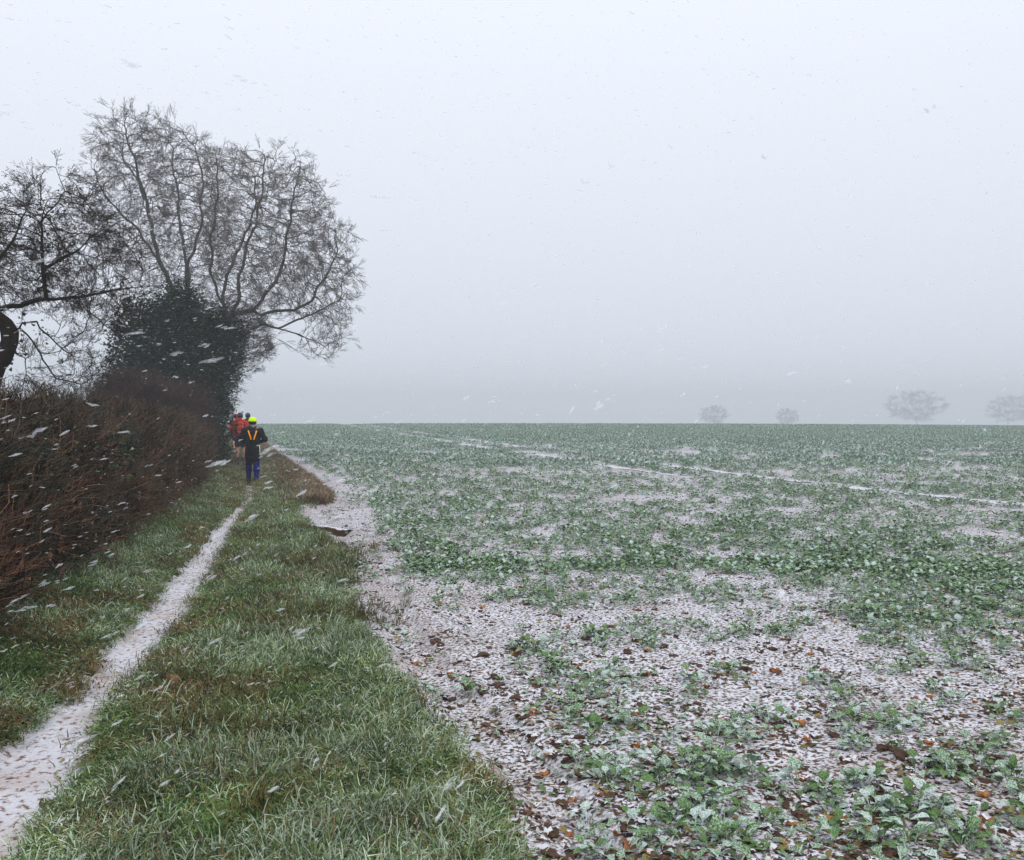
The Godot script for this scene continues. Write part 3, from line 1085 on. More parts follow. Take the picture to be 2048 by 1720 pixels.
func cap_mesh(r: float, from: float, to: float, tall := 1.0) -> ArrayMesh:
	var b := MB.new()
	var rows := 9
	var cols := 24
	for j in rows + 1:
		var a := lerpf(from, to, float(j) / rows)
		for s in cols:
			var p := TAU * s / cols
			b.v.append(Vector3(cos(a) * cos(p) * r, sin(a) * r * tall, cos(a) * sin(p) * r * 1.12))
	for j in rows:
		for s in cols:
			var q := j * cols + s
			var e := j * cols + (s + 1) % cols
			b.i.append_array(PackedInt32Array([q, q + cols, e, e, q + cols, e + cols]))
	b.smooth()
	return b.commit()

# a ribbon of some thickness along points, its flat side towards +z
func strap(pts: Array, width: float, thick: float) -> ArrayMesh:
	var b := MB.new()
	for k in pts.size():
		var p: Vector3 = pts[k]
		var dir: Vector3 = ((pts[mini(k + 1, pts.size() - 1)] as Vector3) - (pts[maxi(k - 1, 0)] as Vector3)).normalized()
		var side := dir.cross(Vector3(0, 0, 1)).normalized() * width / 2.0
		var out := side.cross(dir).normalized() * thick
		if out.z < 0: out = -out
		b.v.append_array(PackedVector3Array([p - side, p - side + out, p + side + out, p + side]))
		if k > 0:
			var f := (k - 1) * 4
			for s in 4:
				var e := (s + 1) % 4
				b.i.append_array(PackedInt32Array([f + s, f + e, f + s + 4, f + e, f + e + 4, f + s + 4]))
	var l := b.v.size() - 4
	b.i.append_array(PackedInt32Array([0, 2, 1, 0, 3, 2, l, l + 1, l + 2, l, l + 2, l + 3]))
	b.smooth()
	return b.commit()

func cloth(called: String, c: Color) -> StandardMaterial3D:
	var m := plain(called, c, 0.8)
	m.heightmap_enabled = true
	m.heightmap_texture = M.crease
	m.uv1_triplanar = true
	m.uv1_scale = Vector3.ONE * 3.0
	m.heightmap_scale = 3.0
	return m

func walkers():
	M.crease = ramp_texture(0.03, 3, 91, [], 256)
	var skin_m := plain("skin", srgb(196, 146, 124), 0.6)
	var h := hand()
	# --- the nearest: yellow cap, long black jacket, blue leggings
	var root := thing("person", "person in neon yellow cap, black jacket and blue leggings, nearest on the path", "person", on_ground(-6.92, 24.0))
	root.rotation.y = 0.27
	var el := Vector3(-0.31, 1.17, 0.05)
	var er := Vector3(0.33, 1.16, 0.06)
	var wl := Vector3(-0.21, 1.09, -0.19)
	var wr := Vector3(0.21, 1.1, -0.2)
	var body := figure(Vector3(-0.19, 1.41, -0.03), Vector3(0.19, 1.41, -0.03), el, er, wl, wr, [Vector3(-0.09, 0.9, 0), Vector3(-0.1, 0.5, -0.1), Vector3(-0.1, 0.1, -0.12)], [Vector3(0.09, 0.9, 0), Vector3(0.1, 0.49, 0.01), Vector3(0.1, 0.09, 0.14)], 1.62)
	var sk: MB = skin(body, 0.014, 45.0, false)[0]
	add_hand(sk, h, wl, el, -1.0)
	add_hand(sk, h, wr, er, 1.0)
	part("body", sk.commit(), skin_m, root)
	var c := [
		[Vector3(0, 0.86, 0.01), Vector3(0, 1.1, 0), 0.165, 0.15, 0], [Vector3(-0.06, 1.1, 0), Vector3(-0.07, 1.36, -0.02), 0.135, 0.14, 0], [Vector3(0.06, 1.1, 0), Vector3(0.07, 1.36, -0.02), 0.135, 0.14, 0],
		[Vector3(-0.05, 0.68, 0), Vector3(-0.05, 0.9, 0), 0.135, 0.14, 0], [Vector3(0.05, 0.68, 0.01), Vector3(0.05, 0.9, 0), 0.135, 0.14, 0],
		[Vector3(-0.1, 1.44, -0.03), Vector3(-0.2, 1.4, -0.03), 0.075, 0.078, 0], [Vector3(0.1, 1.44, -0.03), Vector3(0.2, 1.4, -0.03), 0.075, 0.078, 0],
		[Vector3(-0.2, 1.4, -0.03), el, 0.078, 0.06, 0], [Vector3(0.2, 1.4, -0.03), er, 0.078, 0.06, 0],
		[el, wl, 0.062, 0.048, 0], [er, wr, 0.062, 0.048, 0],
		[Vector3(0, 1.45, -0.03), Vector3(0, 1.53, -0.035), 0.068, 0.066, 3],
		[Vector3(-0.09, 0.72, 0), Vector3(-0.1, 0.5, -0.1), 0.09, 0.072, 1], [Vector3(-0.1, 0.5, -0.1), Vector3(-0.1, 0.36, -0.087), 0.07, 0.074, 1], [Vector3(-0.1, 0.36, -0.087), Vector3(-0.1, 0.14, -0.12), 0.074, 0.052, 1],
		[Vector3(0.09, 0.72, 0), Vector3(0.1, 0.49, 0.01), 0.09, 0.072, 1], [Vector3(0.1, 0.49, 0.01), Vector3(0.1, 0.35, 0.075), 0.07, 0.074, 1], [Vector3(0.1, 0.35, 0.075), Vector3(0.1, 0.13, 0.14), 0.074, 0.052, 1],
		[Vector3(-0.1, 0.14, -0.12), Vector3(-0.1, 0.07, -0.12), 0.05, 0.05, 2], [Vector3(-0.1, 0.045, -0.09), Vector3(-0.11, 0.035, -0.28), 0.048, 0.038, 2],
		[Vector3(0.1, 0.13, 0.14), Vector3(0.1, 0.06, 0.15), 0.05, 0.05, 2], [Vector3(0.1, 0.05, 0.17), Vector3(0.11, 0.035, -0.02), 0.048, 0.038, 2],
	]
	var w := skin(c, 0.013, 60.0)
	var names := {0: ["jacket", cloth("black_cloth", srgb(9, 9, 12))], 1: ["leggings", cloth("blue_cloth", srgb(6, 18, 100))], 2: ["shoes", cloth("dark_shoe", srgb(52, 44, 42))], 3: ["neck_warmer", cloth("grey_cloth", srgb(128, 132, 140))]}
	for g in w: part(names[g][0], w[g].commit(), names[g][1], root)
	var o := part("cap", cap_mesh(0.112, 0.02, 1.5, 1.1), cloth("neon_yellow", srgb(205, 255, 10)), root)
	o.position = Vector3(0, 1.645, -0.04)
	o = part("hair", cap_mesh(0.104, -0.75, 0.2), plain("dark_hair", srgb(58, 46, 42)), root)
	o.position = Vector3(0, 1.635, -0.037)
	var pack := skin([[Vector3(-0.07, 1.36, 0.1), Vector3(0.07, 1.36, 0.1), 0.05, 0.05, 0], [Vector3(-0.06, 1.18, 0.12), Vector3(0.06, 1.18, 0.12), 0.05, 0.05, 0], [Vector3(-0.05, 1.27, 0.12), Vector3(0.05, 1.27, 0.12), 0.055, 0.055, 0]], 0.012, 60.0, false)
	var vest := part("vest_pack", pack[0].commit(), cloth("black_pack", srgb(6, 6, 8)), root)
	var orange := plain("orange_strip", srgb(250, 160, 20), 0.6)
	for s in [-1.0, 1.0]:
		part("orange_strip", strap([Vector3(s * 0.105, 1.4, 0.148), Vector3(s * 0.085, 1.33, 0.17), Vector3(s * 0.055, 1.24, 0.18), Vector3(s * 0.035, 1.16, 0.178)], 0.034, 0.012), orange, vest)
	part("white_strip", strap([Vector3(0.178, 1.0, 0.055), Vector3(0.186, 0.9, 0.055), Vector3(0.186, 0.8, 0.055)], 0.022, 0.012), plain("white_strip", srgb(225, 228, 232)), root)
	for s in [-1.0, 1.0]: part("eye", cap_mesh(0.012, -1.5, 1.5), plain("eye", srgb(60, 50, 45), 0.3), root).position = Vector3(s * 0.032, 1.65, -0.135)
	# --- the one ahead: red jacket, red backpack, grey cap, bare legs
	var red := cloth("red_cloth", srgb(246, 52, 28))
	var dark := cloth("charcoal_cloth", srgb(42, 42, 50))
	root = thing("person", "person in red jacket with orange red backpack, grey cap and bare calves", "person", on_ground(-10.27, 34.0), 0.3)
	var pl := root
	el = Vector3(-0.31, 1.16, 0.0); er = Vector3(0.27, 1.17, 0.05)
	wl = Vector3(-0.27, 0.97, -0.17); wr = Vector3(0.2, 1.08, -0.2)
	body = figure(Vector3(-0.2, 1.45, -0.03), Vector3(0.2, 1.45, -0.03), el, er, wl, wr, [Vector3(-0.09, 0.93, 0), Vector3(-0.1, 0.52, 0.02), Vector3(-0.11, 0.12, 0.2)], [Vector3(0.09, 0.93, 0), Vector3(0.1, 0.52, -0.13), Vector3(0.1, 0.09, -0.14)], 1.7)
	sk = skin(body, 0.015, 45.0, false)[0]
	add_hand(sk, h, wl, el, -1.0)
	add_hand(sk, h, wr, er, 1.0)
	part("body", sk.commit(), skin_m, root)
	c = [
		[Vector3(0, 0.98, 0.0), Vector3(0, 1.12, 0), 0.16, 0.155, 0], [Vector3(-0.07, 1.1, 0), Vector3(-0.08, 1.4, -0.02), 0.14, 0.14, 0], [Vector3(0.07, 1.1, 0), Vector3(0.08, 1.4, -0.02), 0.14, 0.14, 0],
		[Vector3(-0.1, 1.49, -0.03), Vector3(-0.21, 1.44, -0.03), 0.08, 0.08, 0], [Vector3(0.1, 1.49, -0.03), Vector3(0.21, 1.44, -0.03), 0.08, 0.08, 0],
		[Vector3(-0.21, 1.44, -0.03), el, 0.085, 0.066, 0], [Vector3(0.21, 1.44, -0.03), er, 0.085, 0.066, 0], [el, wl, 0.066, 0.05, 0], [er, wr, 0.066, 0.05, 0],
		[Vector3(0, 1.5, -0.02), Vector3(0, 1.57, -0.02), 0.09, 0.085, 0],
		[Vector3(0, 0.9, 0), Vector3(0, 0.97, 0), 0.16, 0.16, 1],
		[Vector3(-0.09, 0.88, 0), Vector3(-0.1, 0.62, 0.02), 0.115, 0.105, 1], [Vector3(0.09, 0.88, 0), Vector3(0.1, 0.62, -0.09), 0.115, 0.105, 1],
		[Vector3(-0.11, 0.13, 0.2), Vector3(-0.11, 0.08, 0.22), 0.05, 0.05, 2], [Vector3(-0.11, 0.07, 0.23), Vector3(-0.11, 0.04, 0.06), 0.048, 0.038, 2],
		[Vector3(0.1, 0.13, -0.14), Vector3(0.1, 0.07, -0.14), 0.05, 0.05, 2], [Vector3(0.1, 0.045, -0.11), Vector3(0.11, 0.035, -0.3), 0.048, 0.038, 2],
	]
	w = skin(c, 0.014, 60.0)
	names = {0: ["jacket", red], 1: ["shorts", dark], 2: ["shoes", cloth("black_shoe", srgb(40, 38, 38))]}
	for g in w: part(names[g][0], w[g].commit(), names[g][1], root)
	o = part("cap", cap_mesh(0.112, 0.0, 1.5, 1.1), cloth("grey_cap", srgb(92, 98, 108)), root)
	o.position = Vector3(0, 1.73, -0.04)
	o = part("hair", cap_mesh(0.105, -0.7, 0.2), plain("black_hair", srgb(34, 30, 30)), root)
	o.position = Vector3(0, 1.72, -0.037)
	pack = skin([[Vector3(-0.06, 1.42, 0.16), Vector3(0.06, 1.42, 0.16), 0.075, 0.075, 0], [Vector3(-0.07, 1.1, 0.18), Vector3(0.07, 1.1, 0.18), 0.09, 0.09, 0], [Vector3(-0.06, 1.26, 0.19), Vector3(0.06, 1.26, 0.19), 0.09, 0.09, 0]], 0.014, 60.0, false)
	var bag := part("backpack", pack[0].commit(), cloth("orange_red_pack", srgb(248, 92, 58)), root)
	for s in [-1.0, 1.0]:
		part("strap", strap([Vector3(s * 0.13, 1.5, 0.1), Vector3(s * 0.15, 1.35, 0.13), Vector3(s * 0.16, 1.2, 0.14), Vector3(s * 0.15, 1.05, 0.15)], 0.04, 0.014), dark, bag)
	part("strap", strap([Vector3(-0.1, 1.06, 0.262), Vector3(0, 1.05, 0.278), Vector3(0.1, 1.06, 0.262)], 0.03, 0.01), dark, bag)
	for s in [-1.0, 1.0]: part("eye", cap_mesh(0.012, -1.5, 1.5), plain("eye", srgb(60, 50, 45), 0.3), root).position = Vector3(s * 0.032, 1.735, -0.135)
	# --- two more ahead of them, mostly hidden
	var q2: Node3D = clone_person(pl, "person in dark clothes and grey cap, seen between the red jacket and yellow cap", on_ground(-11.15, 38.0), 0.35, 0.95)
	for q in [["jacket", cloth("dark_blue_cloth", srgb(40, 44, 58))], ["backpack", cloth("dark_pack", srgb(36, 36, 40))], ["cap", cloth("slate_cap", srgb(82, 86, 96))]]: (q2.get_node(q[0]) as MeshInstance3D).material_override = q[1]
	q2 = clone_person(pl, "person in red hooded jacket with grey backpack, leftmost by the ivy", on_ground(-12.25, 40.0), 0.28, 0.9)
	for q in [["backpack", cloth("lilac_grey_pack", srgb(82, 78, 96))], ["cap", red], ["hair", red], ["shorts", cloth("grey_trousers", srgb(84, 88, 98))]]: (q2.get_node(q[0]) as MeshInstance3D).material_override = q[1]

func clone_person(from: Node3D, label: String, at: Vector3, turn: float, size: float) -> Node3D:
	var o := from.duplicate() as Node3D
	o.name = numbered("person")
	add_child(o)
	o.position = at
	o.rotation.y = turn
	o.scale = Vector3.ONE * size
	o.set_meta("label", label)
	return o

func figure(sl: Vector3, sr: Vector3, el: Vector3, er: Vector3, wl: Vector3, wr: Vector3, legl: Array, legr: Array, head: float) -> Array:
	var hc := Vector3(0, head, -0.04)
	var out := [
		[Vector3(0, 0.95, 0), Vector3(0, 1.12, 0), 0.12, 0.11, 0], [Vector3(-0.05, 1.12, 0), Vector3(-0.06, head - 0.27, -0.02), 0.1, 0.105, 0], [Vector3(0.05, 1.12, 0), Vector3(0.06, head - 0.27, -0.02), 0.1, 0.105, 0],
		[Vector3(0, head - 0.2, -0.02), sl, 0.06, 0.055, 0], [Vector3(0, head - 0.2, -0.02), sr, 0.06, 0.055, 0],
		[Vector3(0, head - 0.2, -0.02), Vector3(0, head - 0.07, -0.03), 0.055, 0.05, 0],
		[hc + Vector3(0, 0.03, 0.012), hc + Vector3(0, -0.01, -0.01), 0.092, 0.08, 0], [hc + Vector3(0, -0.05, -0.04), hc + Vector3(0, -0.085, -0.06), 0.05, 0.032, 0],
		[hc + Vector3(0, 0.01, -0.095), hc + Vector3(0, -0.022, -0.112), 0.008, 0.013, 0],
		[hc + Vector3(-0.088, 0.012, 0.005), hc + Vector3(-0.09, -0.028, -0.004), 0.014, 0.01, 0], [hc + Vector3(0.088, 0.012, 0.005), hc + Vector3(0.09, -0.028, -0.004), 0.014, 0.01, 0],
		[sl, el, 0.052, 0.04, 0], [sr, er, 0.052, 0.04, 0], [el, wl, 0.041, 0.027, 0], [er, wr, 0.041, 0.027, 0],
	]
	for l in [legl, legr]:
		out.append([l[0], l[1], 0.085, 0.056, 0])
		out.append([l[1], (l[1] as Vector3).lerp(l[2], 0.35) + Vector3(0, 0, 0.02), 0.056, 0.058, 0])
		out.append([(l[1] as Vector3).lerp(l[2], 0.35) + Vector3(0, 0, 0.02), l[2], 0.058, 0.036, 0])
		out.append([l[2] + Vector3(0, -0.05, 0.02), l[2] + Vector3(0, -0.06, -0.15), 0.034, 0.026, 0])
	return out


# ---------------------------------------------------------------- field

func plank():
	var root := thing("wooden_plank", "snow-topped wooden plank half sunk at the field edge", "plank", on_ground(-2.78, 13.4, 0.0))
	var b := MB.new()
	# a weathered board on its edge, warped, with a chipped top
	var n := 14
	for k in n + 1:
		var t := float(k) / n
		var p := Vector3(lerpf(-0.4, 0.34, t), 0, lerpf(-0.3, 0.26, t) + 0.01 * sin(t * 9.0))
		var top := 0.065 - 0.04 * t + rng.randfn() * 0.004
		for q in [Vector3(0, -0.06, 0.03), Vector3(0, top, 0.02), Vector3(0.01, top + 0.004, -0.03), Vector3(0.01, -0.06, -0.03)]:
			b.v.append(p + q)
		if k > 0:
			for s in 4:
				var f := (k - 1) * 4 + s
				var e := (k - 1) * 4 + (s + 1) % 4
				b.i.append_array(PackedInt32Array([f, f + 4, e, e, f + 4, e + 4]))
	b.i.append_array(PackedInt32Array([0, 1, 2, 0, 2, 3]))
	var wood := plain("wet_wood", srgb(104, 80, 54), 0.9)
	wood.albedo_texture = ramp_texture(0.03, 4, 101, [[0.0, Color(0.45, 0.4, 0.35)], [1.0, Color(1, 1, 1)]], 256)
	wood.uv1_triplanar = true
	wood.uv1_scale = Vector3(1, 8, 1)
	part("board", b.commit(), wood, root)
	b = MB.new()
	for k in n + 1:
		var t := float(k) / n
		var p := Vector3(lerpf(-0.4, 0.34, t), 0, lerpf(-0.3, 0.26, t) + 0.01 * sin(t * 9.0))
		var top := 0.068 - 0.04 * t
		for g in 5:
			var back := 0.012 - g * 0.1
			b.v.append(p + Vector3(0.02 * g, top + [0.0, 0.004, -0.006, -0.03, -0.07][g] * (1.0 - 0.3 * t) + rng.randfn() * 0.002, back))
		if k > 0:
			for g in 4:
				var f := (k - 1) * 5 + g
				b.i.append_array(PackedInt32Array([f, f + 5, f + 1, f + 1, f + 5, f + 6]))
	b.smooth()
	part("snow_cap", b.commit(), M.path, root)

func leaf_mesh(cell: int, l: float, w: float, droop: float) -> MB:
	var b := MB.new()
	var u0 := Vector2(cell % 4, cell / 4) * 0.25
	var pts := PackedVector3Array()
	var uvs := PackedVector2Array()
	var n := 9
	for k in n:
		var t := float(k) / (n - 1)
		var wide := w * (0.35 + 0.65 * sin(PI * pow(t, 0.75))) * (0.5 if t < 0.3 and k % 2 == 1 else 1.0) * (1.0 - 0.22 * (k % 2)) * (1.0 - pow(t, 6.0))
		if t < 0.12: wide = w * 0.12
		var y := -droop * t * t * l + 0.12 * l * sin(t * PI)
		var z := t * l
		for s in [-1.0, 0.0, 1.0]:
			var jag := rng.randf_range(0.85, 1.1)
			pts.append(Vector3(s * wide * jag, y + (absf(s) * wide * 0.22) + rng.randfn() * w * 0.05 * absf(s), z + absf(s) * l * 0.03))
			uvs.append(u0 + Vector2(0.01 + 0.23 * (0.5 + s * 0.45 * wide / w), 0.01 + 0.23 * t))
	for k in n - 1:
		for s in 2:
			var a := k * 3 + s
			b.tri(pts[a], pts[a + 3], pts[a + 1], Color.WHITE, uvs[a], uvs[a + 3], uvs[a + 1])
			b.tri(pts[a + 1], pts[a + 3], pts[a + 4], Color.WHITE, uvs[a + 1], uvs[a + 3], uvs[a + 4])
	# the stalk
	b.tube(PackedVector3Array([Vector3(0, -0.01, -l * 0.55), Vector3(0, 0.0, -l * 0.2), Vector3(0, 0, 0.02 * l)]), PackedFloat32Array([0.0022, 0.002, 0.0016]), 3, Color.WHITE)
	b.n.clear()
	for k in range(b.uv.size() - 10, b.uv.size()): b.uv[k] = u0 + Vector2(0.125, 0.1)
	return b

func leaf_place(k: int, n: int, r: RandomNumberGenerator) -> Transform3D:
	var a := TAU * k / n + r.randf_range(-0.35, 0.35)
	var pitch := r.randf_range(-0.75, 0.1) if k % 3 > 0 else r.randf_range(-1.15, -0.6)
	var bas := Basis(Vector3.UP, a) * Basis(Vector3.RIGHT, pitch) * Basis(Vector3.BACK, r.randf_range(-0.35, 0.35))
	var s := r.randf_range(0.65, 1.15)
	return Transform3D(bas.scaled_local(Vector3.ONE * s), bas * Vector3(0, 0.0, 0.05 * s) + Vector3(0, 0.012, 0))

func add_mesh(b: MB, m: MB, t: Transform3D):
	var f := b.v.size()
	for k in m.v.size():
		b.v.append(t * m.v[k]); b.uv.append(m.uv[k]); b.c.append(m.c[k])
	for k in m.i: b.i.append(f + k)

# where in the near field something lies, in words
func zone(x: float, d: float) -> String:
	var u := x / d
	var side := "at the right edge of the field"
	if x < along(GRASS_R, d) + 0.75: side = "in the bare strip by the grass"
	elif u < 0.14: side = "left of the near field's middle"
	elif u < 0.28: side = "in the near field's middle"
	elif u < 0.42: side = "right of the near field's middle"
	var far := "by the dense crop"
	if d < 3.9: far = "nearest the bottom edge"
	elif d < 4.7: far = "in the foreground"
	elif d < 6.0: far = "midway up"
	return side + ", " + far

# how much of the ground the crop covers
func cover_at(x: float, d: float) -> float:
	var c := along(CROP_L, d)
	if x < c: return 0.07 if x > c - 0.7 and d > 4.0 and d < 30.0 else 0.0
	var n: float = nz.patch.get_noise_2d(x * 1.2 + 40.0, d * 0.9)
	var m: float = nz.broad.get_noise_2d(x * 2.2, d * 1.4)
	var base := lerpf(0.42, 0.62, smoothstep(5.0, 9.0, d))
	base = lerpf(base, 0.8, smoothstep(12.0, 24.0, d))
	var edge := smoothstep(0.0, 0.5, x - c)
	base += 0.35 * smoothstep(9.0, 12.0, d) * (1.0 - smoothstep(0.3, 2.2, x - c))
	if d > 16.5:
		for s in [0.0, 2.2]:
			if absf(x - track_x(d) - s) < 0.32 + 0.01 * maxf(d - 30.0, 0.0) and d > (17.0 if s > 0.0 else 25.0): return 0.0
	return clampf((base + n * 0.75 + m * 0.9) * (0.35 + 0.65 * edge), 0.0, 1.0)

func crop():
	var leaves := []
	for k in 16:
		leaves.append(leaf_mesh(k, rng.randf_range(0.048, 0.072), rng.randf_range(0.021, 0.03), rng.randf_range(0.1, 0.8)))
	var leaf_shapes := leaves.map(func(m): return (m as MB).commit())
	var plants := []
	for k in 8:
		var b := MB.new()
		var n := 7 + k % 4
		for j in n:
			var cell := rng.randi() % 10
			if k == 7 and j < 3: cell = 10 + rng.randi() % 3
			if rng.randf() < 0.25: cell = 13 + rng.randi() % 3
			add_mesh(b, leaves[cell], leaf_place(j, n, rng))
		plants.append(b.commit())
	# where the plants of the near field stand: known clumps first, then the rest by chance
	var clumps := [Vector2(0.13, 6.30), Vector2(0.31, 5.85), Vector2(0.52, 4.94), Vector2(0.56, 4.74), Vector2(0.75, 4.13), Vector2(0.93, 4.22), Vector2(1.01, 4.07), Vector2(0.82, 3.93), Vector2(0.59, 3.46), Vector2(0.73, 3.59), Vector2(0.80, 3.46), Vector2(0.90, 3.42), Vector2(0.57, 3.93), Vector2(1.33, 3.88), Vector2(1.54, 3.98), Vector2(1.40, 3.73), Vector2(0.39, 4.22), Vector2(1.12, 5.51), Vector2(0.73, 5.79), Vector2(1.32, 5.73), Vector2(1.88, 5.51), Vector2(2.52, 5.85), Vector2(2.53, 5.21), Vector2(3.04, 5.97), Vector2(2.04, 4.87), Vector2(1.71, 4.56), Vector2(1.77, 4.87), Vector2(1.69, 3.55), Vector2(1.63, 3.63), Vector2(2.17, 4.04), Vector2(1.20, 4.56), Vector2(1.02, 4.63), Vector2(1.39, 4.87), Vector2(-0.31, 5.41), Vector2(-0.11, 8.16), Vector2(2.07, 6.82), Vector2(2.29, 7.16), Vector2(0.65, 6.66), Vector2(0.98, 6.36), Vector2(2.37, 4.56), Vector2(2.69, 4.87), Vector2(1.91, 4.16), Vector2(1.99, 4.10), Vector2(1.40, 3.42), Vector2(0.41, 3.38), Vector2(1.74, 3.38), Vector2(0.98, 7.16)]
	var spots := []
	for c in clumps:
		var n := 3 + rng.randi() % 3
		for k in n: spots.append([Vector2(c.x + rng.randfn() * 0.07, c.y + rng.randfn() * 0.08), rng.randf_range(0.75, 1.15)])
	var known := spots.size()
	var tries := 0
	while tries < 7200:
		tries += 1
		var d := 2.0 + 8.5 * sqrt(rng.randf())
		var x := rng.randf_range(-1.6, 0.75 * d + 0.8)
		var ok := rng.randf() < pow(cover_at(x, d), 1.25)
		if d < 5.2 and rng.randf() < 0.5: ok = false
		if ok: spots.append([Vector2(x, d), rng.randf_range(0.45, 1.05)])
	# those that show largest are single things
	var seen := []
	for k in spots.size():
		var p: Vector2 = spots[k][0]
		var u := p.x / p.y
		var shown := u > -0.56 and u < 0.56 and p.y > 3.2
		seen.append([spots[k][1] / p.y if shown else 0.0, k])
	seen.sort_custom(func(a, b): return a[0] > b[0])
	var single := {}
	for k in 300: single[seen[k][1]] = k
	var bufs := plants.map(func(_p): return PackedFloat32Array())
	for k in spots.size():
		var p: Vector2 = spots[k][0]
		var s: float = spots[k][1]
		var at := on_ground(p.x, p.y, -0.004)
		if single.has(k):
			var rank: int = single[k]
			var yellow := rng.randf() < 0.14
			var label := ("big" if s > 0.85 else "small") + " green crop plant " + zone(p.x, p.y)
			if yellow: label = "yellow-leaved crop plant " + zone(p.x, p.y)
			if rank < 130:
				var root := thing("crop_plant", label, "crop plant", at, rng.randf() * TAU, "crop plants on the near field")
				root.scale = Vector3.ONE * s
				var n := 6 + rng.randi() % 4
				for j in n:
					var cell := rng.randi() % 10
					if yellow and j < 3: cell = 10 + rng.randi() % 3
					elif rng.randf() < 0.25: cell = 13 + rng.randi() % 3
					var o := part("leaf", leaf_shapes[cell], M.rape, root)
					o.transform = leaf_place(j, n, rng)
					if yellow and j < 3: o.transform = Transform3D(Basis(Vector3.UP, TAU * j / n) * Basis(Vector3.RIGHT, 0.06), Vector3(0, 0.012, 0)) * Transform3D(Basis().scaled(Vector3.ONE * 0.8), Vector3(0, 0, 0.055))
			else:
				var o := part("crop_plant", plants[7 if yellow else rng.randi() % 7], M.rape, self)
				tag(o, label, "crop plant", "crop plants on the near field")
				o.transform = Transform3D(Basis(Vector3.UP, rng.randf() * TAU).scaled_local(Vector3.ONE * s), at)
		else:
			bufs[rng.randi() % 8].append_array(row(Basis(Vector3.UP, rng.randf() * TAU).scaled_local(Vector3.ONE * s), at, Color(1, 1, 1)))
	# the middle and far field: single plants thinning into patches of many
	for k in 17000:
		var d := 9.5 * pow(38.0 / 9.5, pow(rng.randf(), 0.85))
		var x := rng.randf_range(along(CROP_L, d) - 0.7, 0.72 * d + 2.0)
		if rng.randf() > cover_at(x, d): continue
		var v := rng.randf_range(0.8, 1.15)
		bufs[rng.randi() % 8].append_array(row(Basis(Vector3.UP, rng.randf() * TAU).scaled_local(Vector3.ONE * rng.randf_range(0.55, 1.1) * (1.0 + d * 0.012)), on_ground(x, d, 0.0), Color(v, v, v)))
	var all := thing("crop", "green oilseed crop covering the middle and far field", "crop", Vector3.ZERO)
	all.set_meta("kind", "stuff")
	for k in 8: swarm("plant", plants[k], M.rape, bufs[k], all)
	var patch := MB.new()
	var simple := []
	for cell in 16:
		var b := MB.new()
		var u0 := Vector2(cell % 4, cell / 4) * 0.25
		b.tri(Vector3(0, 0, 0), Vector3(0.03, 0.012, 0.045), Vector3(0, 0.01, 0.1), Color.WHITE, u0 + Vector2(0.12, 0.01), u0 + Vector2(0.23, 0.12), u0 + Vector2(0.12, 0.24))
		b.tri(Vector3(0, 0, 0), Vector3(0, 0.01, 0.1), Vector3(-0.03, 0.012, 0.045), Color.WHITE, u0 + Vector2(0.12, 0.01), u0 + Vector2(0.12, 0.24), u0 + Vector2(0.01, 0.12))
		simple.append(b)
	for j in 13:
		var o := Vector3(rng.randfn() * 0.3, 0, rng.randfn() * 0.3)
		for k in 7:
			var cell := 3 + rng.randi() % 7
			var t := leaf_place(k, 7, rng)
			t.basis = t.basis.scaled_local(Vector3.ONE * 1.15)
			t.origin += o + Vector3(0, 0.01, 0)
			add_mesh(patch, simple[cell], t)
	var low := [PackedFloat32Array(), PackedFloat32Array(), PackedFloat32Array()]
	for k in 16000:
		var d := 3.0 * pow(14.0 / 3.0, rng.randf())
		var x := rng.randf_range(along(CROP_L, d) - 0.35, 0.7 * d + 1.0)
		if rng.randf() > cover_at(x, d) + 0.12: continue
		var w := 1 if rng.randf() < 0.25 else (2 if rng.randf() < 0.3 else 0)
		var v := rng.randf_range(0.6, 1.1)
		low[w].append_array(row(Basis.from_euler(Vector3(rng.randf_range(-0.35, 0.25), rng.randf() * TAU, rng.randf_range(-0.3, 0.3))).scaled_local(Vector3.ONE * rng.randf_range(0.25, 0.6)), on_ground(x, d, 0.006), Color(v, v * (0.9 if w == 1 else 1.0), v * (0.8 if w == 1 else 1.0))))
	swarm("low_leaf", simple[4].commit(), M.rape, low[0], all)
	swarm("low_leaf", simple[11].commit(), M.rape, low[1], all)
	swarm("low_leaf", simple[14].commit(), M.rape, low[2], all)
	var buf := PackedFloat32Array()
	for k in 20000:
		var d := sqrt(lerpf(30.0 * 30.0, 118.0 * 118.0, rng.randf()))
		var x := rng.randf_range(along(CROP_L, d) - 0.2, 0.68 * d + 3.0)
		if rng.randf() > (cover_at(x, d) + 0.05) * (0.3 + 0.7 * smoothstep(30.0, 62.0, d)): continue
		var v := rng.randf_range(0.8, 1.15)
		buf.append_array(row(Basis(Vector3.UP, rng.randf() * TAU).scaled_local(Vector3.ONE * rng.randf_range(0.8, 1.4)), on_ground(x, d, 0.0), Color(v, v, v)))
	swarm("plant", patch.commit(), M.rape, buf, all)

